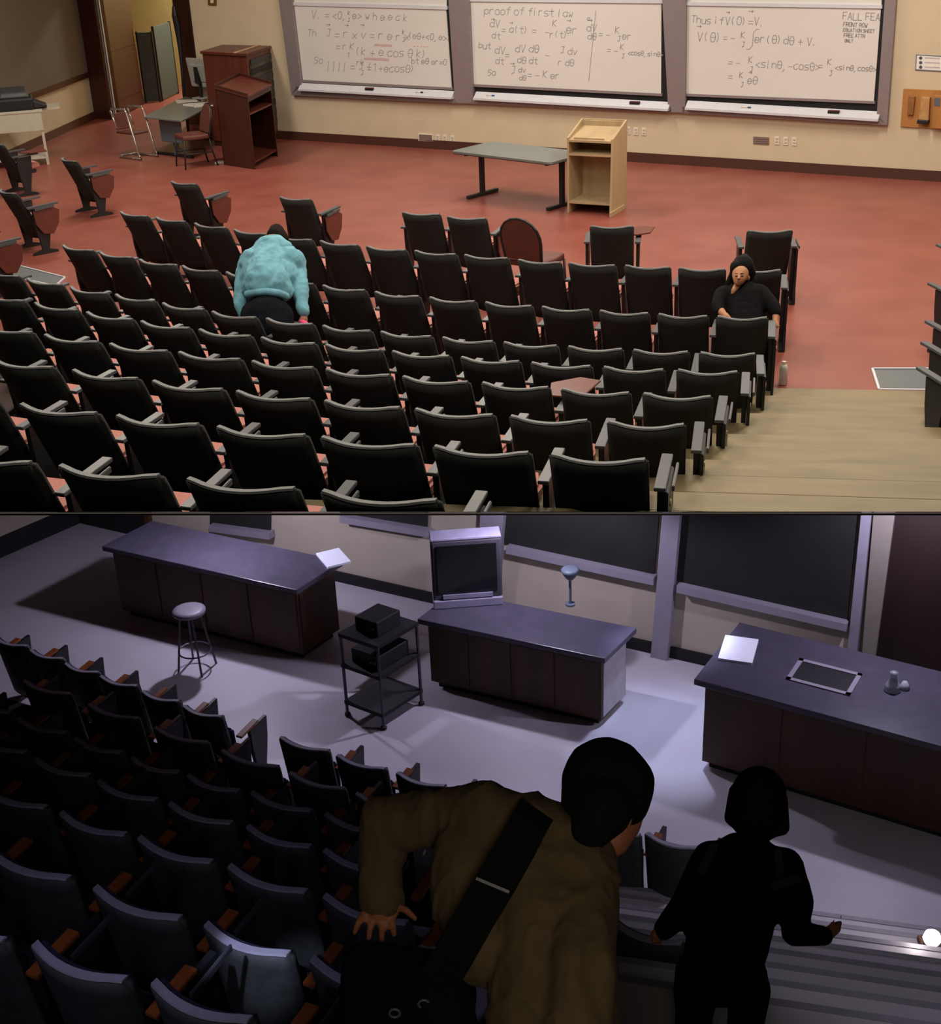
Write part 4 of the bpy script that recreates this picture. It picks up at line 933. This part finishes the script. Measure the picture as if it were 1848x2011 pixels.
MB().lathe([(.06, 0), (.07, .01), (.06, .06), (.03, .12), (.025, .17), (.035, .18)], 16).build('flask', mg, t, 0, True); MB().lathe([(.04, 0), (.045, .02), (.02, .07)], 12, (.11, .02, 0)).build('stopper', mg, t, 0, True)
p = at_z(1120, 1188, .82); t = thing('bench_faucet', 'thin bench faucet with a cup-shaped head at the back of the middle desk', 'faucet', (p.x, p.y, .82))
MB().tube([(0, 0, 0), (0, 0, .3)], .014).build('stem', m_blue, t); MB().lathe([(.02, .28), (.05, .31), (.085, .37), (.09, .40), (.07, .41)], 14).build('cup', m_blue, t, 0, True); MB().lathe([(.05, 0), (.05, .02)], 14).build('flange', m_blue, t)
# television on the middle desk
pa, pb_ = at_z(852, 1196, .82), at_z(988, 1186, .82); TV = Wall(pa, pb_)
t = thing('television', 'boxy tube television standing on the middle lab desk', 'television', (pa.x, pa.y, .821), TV.yaw); tw = TV.L
m_tv = mat('tv charcoal', '#3d3a42', .5); m_tvt = mat('tv grey top', '#8f8aa0', .5)
MB().box(0, tw, -.02, .3, 0, .09).build('stand', m_tvt, t, .01)
MB().box(0, tw, 0, .14, .09, .74).build('front_case', m_tv, t, .02)
MB().hexa([(.04, .14, .12), (tw - .04, .14, .12), (tw - .14, .5, .22), (.14, .5, .22)], [(.04, .14, .74), (tw - .04, .14, .74), (tw - .14, .5, .62), (.14, .5, .62)]).build('tube_housing', m_tv, t, .02)
MB().hexa([(.05, -.012, .18), (tw - .05, -.012, .18), (tw - .05, .002, .18), (.05, .002, .18)], [(.05, -.012, .69), (tw - .05, -.012, .69), (tw - .05, .002, .69), (.05, .002, .69)]).build('screen', mat('dark tube glass', '#0b0d0c', .12, spec=.8), t, .004)
MB().box(0, tw, .0, .2, .74, .77).build('top_cover', m_tvt, t, .008)
MB().box(.1, tw - .1, -.015, 0, .105, .15).build('control_strip', m_tvt, t)
# AV cart
pL_, pN, pR = at_z(683, 1405, 0), at_z(754, 1432, 0), at_z(828, 1384, 0)
t = thing('av_cart', 'tall metal media cart with black shelves in front of the desks', 'cart', pN)
ex, ey = pL_ - pN, pR - pN; hC = .92
def cq(a, b, z): v = ex * a + ey * b; return (v.x, v.y, z)
m_post = mat('grey cart post', '#4a4650', .45, .4)
for a, b in ((0, 0), (1, 0), (0, 1), (1, 1)): MB().tube([cq(a, b, .04), cq(a, b, hC)], .016).build('post', m_post, t); 
for a, b in ((0, 0), (1, 0), (0, 1), (1, 1)): c = cq(a, b, .03); MB().lathe([(.02, -.03), (.03, -.02), (.03, .0), (.015, .01)], 10, c).build('caster', m_dark, t)
for z in (.14, .56, .9): MB().hexa([cq(a, b, z) for a, b in ((-.03, -.03), (1.03, -.03), (1.03, 1.03), (-.03, 1.03))], [cq(a, b, z + .04) for a, b in ((-.03, -.03), (1.03, -.03), (1.03, 1.03), (-.03, 1.03))]).build('shelf', m_dark, t)
for lab, z0, z1, f, nm in (('black tape deck on the middle shelf of the media cart', .60, .76, .12, 'video_deck'), ('black projector on the top shelf of the media cart', .94, 1.1, .2, 'projector')):
    q = thing(nm, lab, 'device', (pN.x, pN.y, z0 + .001))
    MB().hexa([cq(a, b, 0) for a, b in ((f, f), (1 - f, f), (1 - f, 1 - f), (f, 1 - f))], [cq(a, b, z1 - z0) for a, b in ((f, f), (1 - f, f), (1 - f, 1 - f), (f, 1 - f))]).build('body', m_dark, q, .01)
    v = cq(f + .15, f - .01, (z1 - z0) / 2); MB().lathe([(.03, -.02), (.04, 0), (.03, .02)], 12, v).build('knob', m_black, q)
# stool
p = at_z(388, 1312, 0); t = thing('lab_stool', 'round lab stool standing in front of the left lab desk', 'stool', (p.x, p.y, 0))
MB().lathe([(.14, .66), (.17, .67), (.17, .70), (.12, .715)], 20).build('seat', mat('grey stool seat', '#77717c', .5), t, 0, True)
for k in range(4):
    a = k * math.pi / 2 + .4; MB().tube([(.1 * math.cos(a), .1 * math.sin(a), .67), (.2 * math.cos(a), .2 * math.sin(a), 0)], .012).build('leg', m_post, t)
MB().tube([(.17 * math.cos(a), .17 * math.sin(a), .22) for a in np.linspace(0, 2 * math.pi, 17)[:-1]], .009, 6, True).build('foot_ring', m_post, t)

# ================================================================== DARK HALL: seats
styleB = dict(edge=mat('lilac grey highlight edge', (.38, .36, .44), .6), back=mat('dark green black shell', (.045, .05, .046), .7, var=.2, scale=20), seat=mat('indigo upholstery', '#25233f', .9, var=.15, scale=60), metal=m_black, arm=mat('orange wood arm', '#8a4c20', .45, var=.2, scale=8),  # edge: lilac highlight on the seat tops put into the colour
              tablet=mat('brown wood tablet', '#6e3318', .5, var=.2), bar=mat('grey steel bar', '#4c4a52', .4, .4), end=mat('black end panel', '#15161a', .45), plate=mat('brass number plate', '#c8b98a', .4, .6))
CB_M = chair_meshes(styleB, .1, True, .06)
RB = {'r1': [(-22, 1258, 44, 1278), (49, 1284, 112, 1302), (119, 1310, 180, 1330), (186, 1334, 259, 1358), (266, 1364, 343, 1388), (350, 1395, 424, 1417), None, (538, 1454, 637, 1488), (648, 1491, 752, 1523), (765, 1527, 870, 1556), (885, 1560, 985, 1588), (1000, 1592, 1090, 1616), (1150, 1628, 1250, 1650), (1263, 1653, 1362, 1674)],
 'r2': [(20, 1338, 140, 1380), (150, 1385, 270, 1428), (283, 1433, 405, 1474), (417, 1480, 540, 1521), (553, 1527, 670, 1562), (683, 1568, 800, 1603), (815, 1608, 930, 1640)],
 'r3': [(-90, 1378, 10, 1413), (20, 1418, 115, 1452), (128, 1457, 230, 1492), (242, 1497, 341, 1531), (354, 1535, 458, 1564), (475, 1568, 605, 1605), (625, 1612, 750, 1648)],
 'r4': [(-75, 1452, 38, 1493), (51, 1497, 160, 1540), (172, 1544, 297, 1587), (309, 1590, 449, 1632), (463, 1635, 606, 1680), (621, 1685, 765, 1729), (1205, 1838, 1318, 1860)],
 'r5': [(-65, 1557, 81, 1601), (95, 1612, 235, 1654), (248, 1660, 407, 1711), (422, 1716, 598, 1771), (617, 1778, 790, 1832)],
 'r6': [(-62, 1680, 129, 1750), (155, 1760, 345, 1828), (373, 1837, 560, 1896), (590, 1908, 770, 1966)],
 'r7': [(-215, 1802, -5, 1870), (25, 1881, 237, 1949), (269, 1961, 475, 2027)]}
FZB = {'r1': 0, 'r2': .3, 'r3': .8, 'r4': 1.3, 'r5': 1.75, 'r6': 2.2, 'r7': 2.65}
NB = dict(zip(FZB, ('front', 'second', 'third', 'fourth', 'fifth', 'sixth', 'nearest')))
for r, L in RB.items():
    fz = FZB[r]; k = 0; cv = []
    cc = [(at_z(q[0], q[1], fz + .85) + at_z(q[2], q[3], fz + .85)) / 2 for q in L if q]
    for q in L:
        if q is None: continue
        k += 1; a, b = at_z(q[0], q[1], fz + .85), at_z(q[2], q[3], fz + .85); c = (a + b) / 2
        seat(CB_M, (c.x, c.y, fz), math.radians(-27.5), min(.56, max(.42, (b - a).length + .02)), '%s seat from the left in the %s seat row of the dark hall' % (ORD[k], NB[r]), 'dark hall seats, %s row' % NB[r], left=(k == 1), tab=3 if r in ('r6', 'r7') else 0, end=(k == len(cc)), pitch=(cc[min(k, len(cc) - 1)] - cc[min(k, len(cc) - 1) - 1]).length)
        cv.append((c.x, c.y))
    if fz:
        d = Vector((math.cos(math.radians(-27.5)), math.sin(math.radians(-27.5)), 0)); n = Vector((-d.y, d.x, 0))
        a = Vector((cv[0][0], cv[0][1], 0)) - d * 4; b = Vector((cv[0][0], cv[0][1], 0)) + d * (2.6 if r not in ('r2', 'r3', 'r4') else 4.2)
        P = [a - n * .5, b - n * .5, b + n * .72, a + n * .72]
        struct(poly_slab('floor_tier_lower', P, max(fz - .6, .001), fz, mat('dark tier carpet', '#17151a', .95)), 'dark tier under the %s row of the dark hall' % NB[r])
# aisle steps
sB0, sB1 = at_z(1480, 1836, 0), at_z(1848, 1888, 0); SW = Wall(sB0, sB1)
t = SW.thing('aisle_steps', 'pale aisle steps at the lower right of the dark hall', 'steps'); t['kind'] = 'structure'
for k in range(8):
    y1 = -.43 * k; z = .3 * (k + 1)
    st = MB().box(-1.2 - .12 * k, 2.6, y1 - .43, y1, max(.001, z - .4), z).build('step', m_floorB, t)
    MB().box(-1.2 - .12 * k, 2.6, y1 - .03, y1 + .012, z - .03, z + .004).build('nosing', mat('grey nosing', '#8f8a94', .5), st)
pr = at_z(1830, 1900, .6); t = thing('aisle_rail', 'dark wooden rail post at the lower right edge', 'rail', (pr.x, pr.y, 0))
MB().box(-.06, .4, -.9, .06, 0, .75).build('side_wall', m_deskw, t); MB().box(-.09, .43, -.95, .1, .75, .8).build('cap', m_deskw, t, .01)
pl_ = at_z(1830, 1846, .85); t = thing('aisle_lamp', 'small bright lamp on top of the aisle rail', 'lamp', (pl_.x, pl_.y, .80))
MB().lathe([(.05, 0), (.05, .03)], 14).build('base', m_black, t); MB().lathe([(.045, .03), (.06, .06), (.05, .1), (.02, .115)], 14).build('bulb_cover', mat('lit lamp glass', '#fff0e8', .4, emit=4, emitcol='#ffe9e0'), t, 0, True)
ld = bpy.data.lights.new('aisle_lamp_light', 'POINT'); ld.energy = 3; ld.color = (1, .9, .88); ld.shadow_soft_size = .05; lo_ = bpy.data.objects.new('aisle_lamp_light', ld); COL.objects.link(lo_); lo_.location = (pl_.x - .1, pl_.y, 1.0)

# pendant lamps above the desks (their light)
for x, y, z, pw, r in ((-2.65, 12.4, 1.9, 115, .04), (.55, 11.0, 2.15, 110, .04), (3.6, 9.6, 2.5, 110, .04)):
    spot('pendant_light', (x, y, z), (x, y, 0), pw, COOL, 160, .4, r)
spot('pendant_light', (1.85, 10.7, 2.6), (1.78, 10.15, 0), 250, (.62, .68, 1), 46, .8, .05)
spot('rear_fill_light', (-1.9, 2.8, 5.5), (-1.7, 4.1, 3.0), 42, (.66, .60, 1), 64, .9, .25)  # unseen lamp added for the bluish rim on the near seats
spot('rear_fill_light', (.1, .6, 6.4), (.1, 3.0, 5.0), 32, (1, .86, .66), 80, .9, .25)  # unseen warm fill added to brighten the person in olive
spot('rear_fill_light', (2.5, 3.2, 5.4), (2.5, 6.2, .6), 90, (.9, .85, 1), 50, .8, .2)  # unseen fill added to lift the aisle steps
tq = at_z(535, 1905, 2.7); spot('rear_fill_light', (-1.1, 2.3, 5.6), tq, 400, (.62, .68, 1), 8, .8, .03)  # unseen narrow spot added to make a bright patch on one seat

# ================================================================== DARK HALL: people
m_olive = mat('olive brown jacket', '#62523a', .9, var=.2, scale=5, bump=1.0, stretch=(1.6, 1, .55))
# man leaning over, back turned
mb = MB()
limb(mb, [J(1195, 1560, 3.32, 80), J(1212, 1605, 3.3, 52), J(1203, 1648, 3.27, 36)]); limb(mb, [J(1150, 1630, 3.3, 45), J(1110, 1690, 3.25, 60)])
limb(mb, [J(1236, 1608, 3.22, 8), J(1232, 1622, 3.21, 7)])
limb(mb, [J(1070, 1700, 3.27, 85), J(1085, 1960, 3.12, 95), J(1085, 2080, 3.07, 95)])
limb(mb, [J(950, 1610, 3.34, 55), J(760, 1612, 3.48, 42), J(744, 1690, 3.48, 34), J(746, 1770, 3.44, 28), J(748, 1790, 3.43, 27)])
limb(mb, [J(735, 1788, 3.44, 18), J(768, 1788, 3.43, 18)])
for a, b, c in (((718, 1790), (704, 1812), (696, 1832)), ((735, 1795), (727, 1820), (724, 1844)), ((752, 1797), (750, 1822), (750, 1847)), ((768, 1795), (771, 1816), (774, 1836)), ((775, 1778), (799, 1788), (816, 1804))):
    limb(mb, [J(*a, 3.43, 9), J(*b, 3.40, 7.5), J(*c, 3.41, 6)])
limb(mb, [J(1160, 1770, 3.15, 50), J(1145, 1900, 3.0, 48), J(1130, 2060, 2.92, 42), J(1150, 2110, 2.95, 36)])
for k in range(4): limb(mb, [J(1130 + k * 14, 2120, 2.95, 10), J(1130 + k * 14, 2160, 2.97, 8)])
hipm = at_d(1075, 2110, 3.1); FM = hipm.z - .92
for dx in (-.12, .12): q = hipm + Vector((dx, 0, 0)); limb(mb, [(q, .12), (Vector((q.x, q.y + .08, FM + .48)), .08), (Vector((q.x, q.y, FM + .08)), .055), (Vector((q.x, q.y + .16, FM + .05)), .045)])
P3 = skin_mesh(mb, 'person', mat('reddish skin', '#a86a4c', .6, var=.06), None, .0065, 2, Vector((hipm.x, hipm.y, FM)))  # reddish skin tone shared by both people of the dark hall
tag(P3, 'person in an olive jacket with a black shoulder strap leaning over the seats', 'person')
mb = MB()
limb(mb, [J(1075, 1690, 3.27, 100), J(1085, 1830, 3.18, 128), J(1085, 1960, 3.1, 132), J(1085, 2090, 3.05, 135)])
limb(mb, [J(960, 1612, 3.34, 74), J(1060, 1640, 3.3, 80), J(1140, 1720, 3.2, 75)])
limb(mb, [J(920, 1680, 3.32, 80), J(925, 1780, 3.24, 78), J(950, 1850, 3.18, 80)])
limb(mb, [J(960, 1606, 3.34, 72), J(850, 1606, 3.42, 60), J(762, 1612, 3.48, 56), J(742, 1690, 3.48, 48), J(745, 1762, 3.44, 45)])
limb(mb, [J(1155, 1770, 3.15, 66), J(1145, 1900, 3.0, 72), J(1130, 2060, 2.92, 70)])
limb(mb, [J(1118, 1635, 3.3, 48), J(1160, 1668, 3.24, 42), J(1195, 1735, 3.17, 26)])
JK = skin_mesh(mb, 'jacket', m_olive, P3, .010, 4); wrinkle(JK, .021, 6.5, (1.5, 1, .55))
mb = MB(); limb(mb, [J(1190, 1537, 3.32, 91), J(1172, 1590, 3.3, 74), J(1148, 1628, 3.28, 46)]); limb(mb, [J(1215, 1540, 3.3, 74), J(1225, 1572, 3.28, 54)]); limb(mb, [J(1185, 1585, 3.22, 62), J(1160, 1630, 3.2, 42)])
skin_mesh(mb, 'hair', m_hair, P3, .011, 3)
mb = MB(); limb(mb, [(hipm + Vector((0, .05, -.12)), .14), (hipm + Vector((0, .05, -.2)), .14)])
for dx in (-.12, .12): q = hipm + Vector((dx, 0, 0)); limb(mb, [(q + Vector((0, .05, -.12)), .135), (Vector((q.x, q.y + .08, FM + .48)), .1), (Vector((q.x, q.y, FM + .12)), .07)])
skin_mesh(mb, 'trousers', m_blackcloth, P3, .02, 4)
def ribbon(name, pts, wd, th, m, par):
    mb = MB(); P = [at_d(*p) for p in pts]; n = len(P); rings = []
    for i in range(n):
        d = (P[min(i + 1, n - 1)] - P[max(i - 1, 0)]).normalized(); v = (CAM - P[i]).normalized(); sd = d.cross(v).normalized() * wd / 2; v = v * th / 2
        rings.append([P[i] - sd - v, P[i] + sd - v, P[i] + sd + v, P[i] - sd + v])
    for a, b in zip(rings[:-1], rings[1:]): mb.hexa(a, b)
    mb.v = [tuple(Vector(q) - par.location) for q in mb.v]
    return mb.build(name, m, par)
ribbon('shoulder_strap', [(1056, 1590, 3.22), (1042, 1612, 3.16), (1015, 1665, 3.12), (975, 1735, 3.07), (935, 1800, 3.04), (890, 1880, 3.04), (850, 1940, 3.08)], .092, .012, m_blackcloth, P3)
ribbon('strap_slider', [(935, 1725, 3.045), (1000, 1752, 3.03)], .007, .012, mat('grey buckle', '#6a6c74', .5, .3), P3)
bg = thing('shoulder_bag', 'black shoulder bag hanging at the side of the person in olive', 'bag', at_d(800, 1960, 3.25))
c = Vector(bg.location); mb = MB(); limb(mb, [(at_d(720, 1900, 3.35), .07), (at_d(860, 1930, 3.2), .08), (at_d(880, 2060, 3.15), .09), (at_d(730, 2060, 3.3), .09), (at_d(720, 1900, 3.35), .07)]); limb(mb, [(at_d(800, 1960, 3.27), .1), (at_d(800, 2030, 3.25), .11)])
skin_mesh(mb, 'bag_body', m_blackcloth, bg, .015, 4)
for (x, y) in ((868, 1876), (884, 1925), (832, 1972), (775, 1990)):
    o = at_d(x, y, 3.08 if x > 860 else 3.12) - c; MB().tube([o + Vector((.013 * math.cos(a), 0, .013 * math.sin(a))) for a in np.linspace(0, 2 * math.pi, 13)[:-1]], .0035, 6, True).build('ring', MATS['grey buckle'], bg, 0, True)

# woman with bobbed hair on the steps
mb = MB()
limb(mb, [J(1488, 1560, 5.1, 44), J(1490, 1590, 5.08, 36)]); limb(mb, [J(1480, 1610, 5.1, 24), J(1472, 1660, 5.1, 26)])
limb(mb, [J(1460, 1720, 5.1, 66), J(1432, 1830, 5.05, 70), J(1418, 1900, 5.0, 68)])
limb(mb, [J(1545, 1702, 5.1, 26), J(1568, 1770, 5.05, 22), J(1560, 1832, 5.0, 19), J(1622, 1836, 5.1, 14), J(1642, 1822, 5.15, 12)])
for k in range(4): limb(mb, [J(1640 + k * 2, 1824 - k * 4, 5.15, 4.5), J(1650 + k, 1816 - k * 4, 5.16, 4), J(1648, 1806 - k * 4, 5.16, 3.5)])
limb(mb, [J(1632, 1822, 5.13, 5), J(1636, 1806, 5.12, 4)])
limb(mb, [J(1385, 1702, 5.1, 26), J(1345, 1780, 5.05, 22), J(1300, 1828, 5.0, 15), J(1288, 1836, 5.0, 13)])
for k in range(5): limb(mb, [J(1284 + k * 4, 1838, 5.0, 4.5), J(1280 + k * 5, 1852, 5.0, 4)])
hw = at_d(1418, 1930, 5.0); FWm = hw.z - .80
hl = at_d(1366, 1945, 5.0); hr = at_d(1470, 1945, 5.0)
for q in (hl, hr): limb(mb, [(q, .07), (Vector((q.x, q.y + .03, FWm + .45)), .055), (Vector((q.x, q.y, FWm + .08)), .045), (Vector((q.x, q.y + .15, FWm + .04)), .04)])
P4 = skin_mesh(mb, 'person', MATS['reddish skin'], None, .013, 3, Vector((hw.x, hw.y, FWm)))
tag(P4, 'person with bobbed dark hair in black clothes walking down the steps', 'person')
mb = MB(); limb(mb, [J(1462, 1715, 5.1, 82), J(1432, 1830, 5.05, 86), J(1418, 1895, 5.0, 82)]); limb(mb, [J(1396, 1688, 5.1, 38), J(1472, 1682, 5.1, 28), J(1543, 1700, 5.1, 36)])
limb(mb, [J(1545, 1702, 5.1, 35), J(1570, 1770, 5.05, 30), J(1560, 1832, 5.0, 27), J(1618, 1838, 5.1, 20)]); limb(mb, [J(1385, 1702, 5.1, 36), J(1345, 1782, 5.05, 32), J(1303, 1826, 5.0, 22)])
skin_mesh(mb, 'black_jacket', m_blackcloth, P4, .014, 4)
mb = MB(); limb(mb, [J(1374, 1915, 5.0, 52), J(1464, 1915, 5.0, 46)])
for q in (hl, hr): limb(mb, [(q, .09), (q + Vector((0, 0, -.12)), .078), (Vector((q.x, q.y + .03, FWm + .45)), .075), (Vector((q.x, q.y, FWm + .12)), .07)])
skin_mesh(mb, 'trousers', m_blackcloth, P4, .016, 4)
mb = MB(); limb(mb, [J(1491, 1558, 5.1, 55), J(1487, 1595, 5.1, 60)]); limb(mb, [J(1455, 1560, 5.1, 26), J(1438, 1606, 5.1, 17)]); limb(mb, [J(1522, 1570, 5.1, 26), J(1534, 1624, 5.1, 18), J(1505, 1626, 5.08, 20)])
skin_mesh(mb, 'hair', m_hair, P4, .013, 3)
m_band = mat('olive strap', '#2a2a1e', .9)
ribbon('jacket_band', [(1405, 1656, 4.99), (1388, 1690, 4.97), (1376, 1715, 4.99)], .03, .012, m_band, P4)
ribbon('jacket_band', [(1528, 1668, 4.99), (1530, 1700, 4.97), (1530, 1722, 4.99)], .03, .012, m_band, P4)
ribbon('jacket_band', [(1515, 1740, 4.95), (1545, 1732, 4.95), (1572, 1724, 4.97)], .03, .012, m_band, P4)
# landings that carry the two people
for nm, h_, z, lab in (('floor_landing', hipm, FM, 'landing under the person in olive'), ('floor_landing', hw, FWm, 'step under the person with bobbed hair')):
    o = MB().box(-.45, .45, -.4, .5, -.3, 0).build(nm, MATS['dark tier carpet']); o.location = (h_.x, h_.y, z); struct(o, lab)
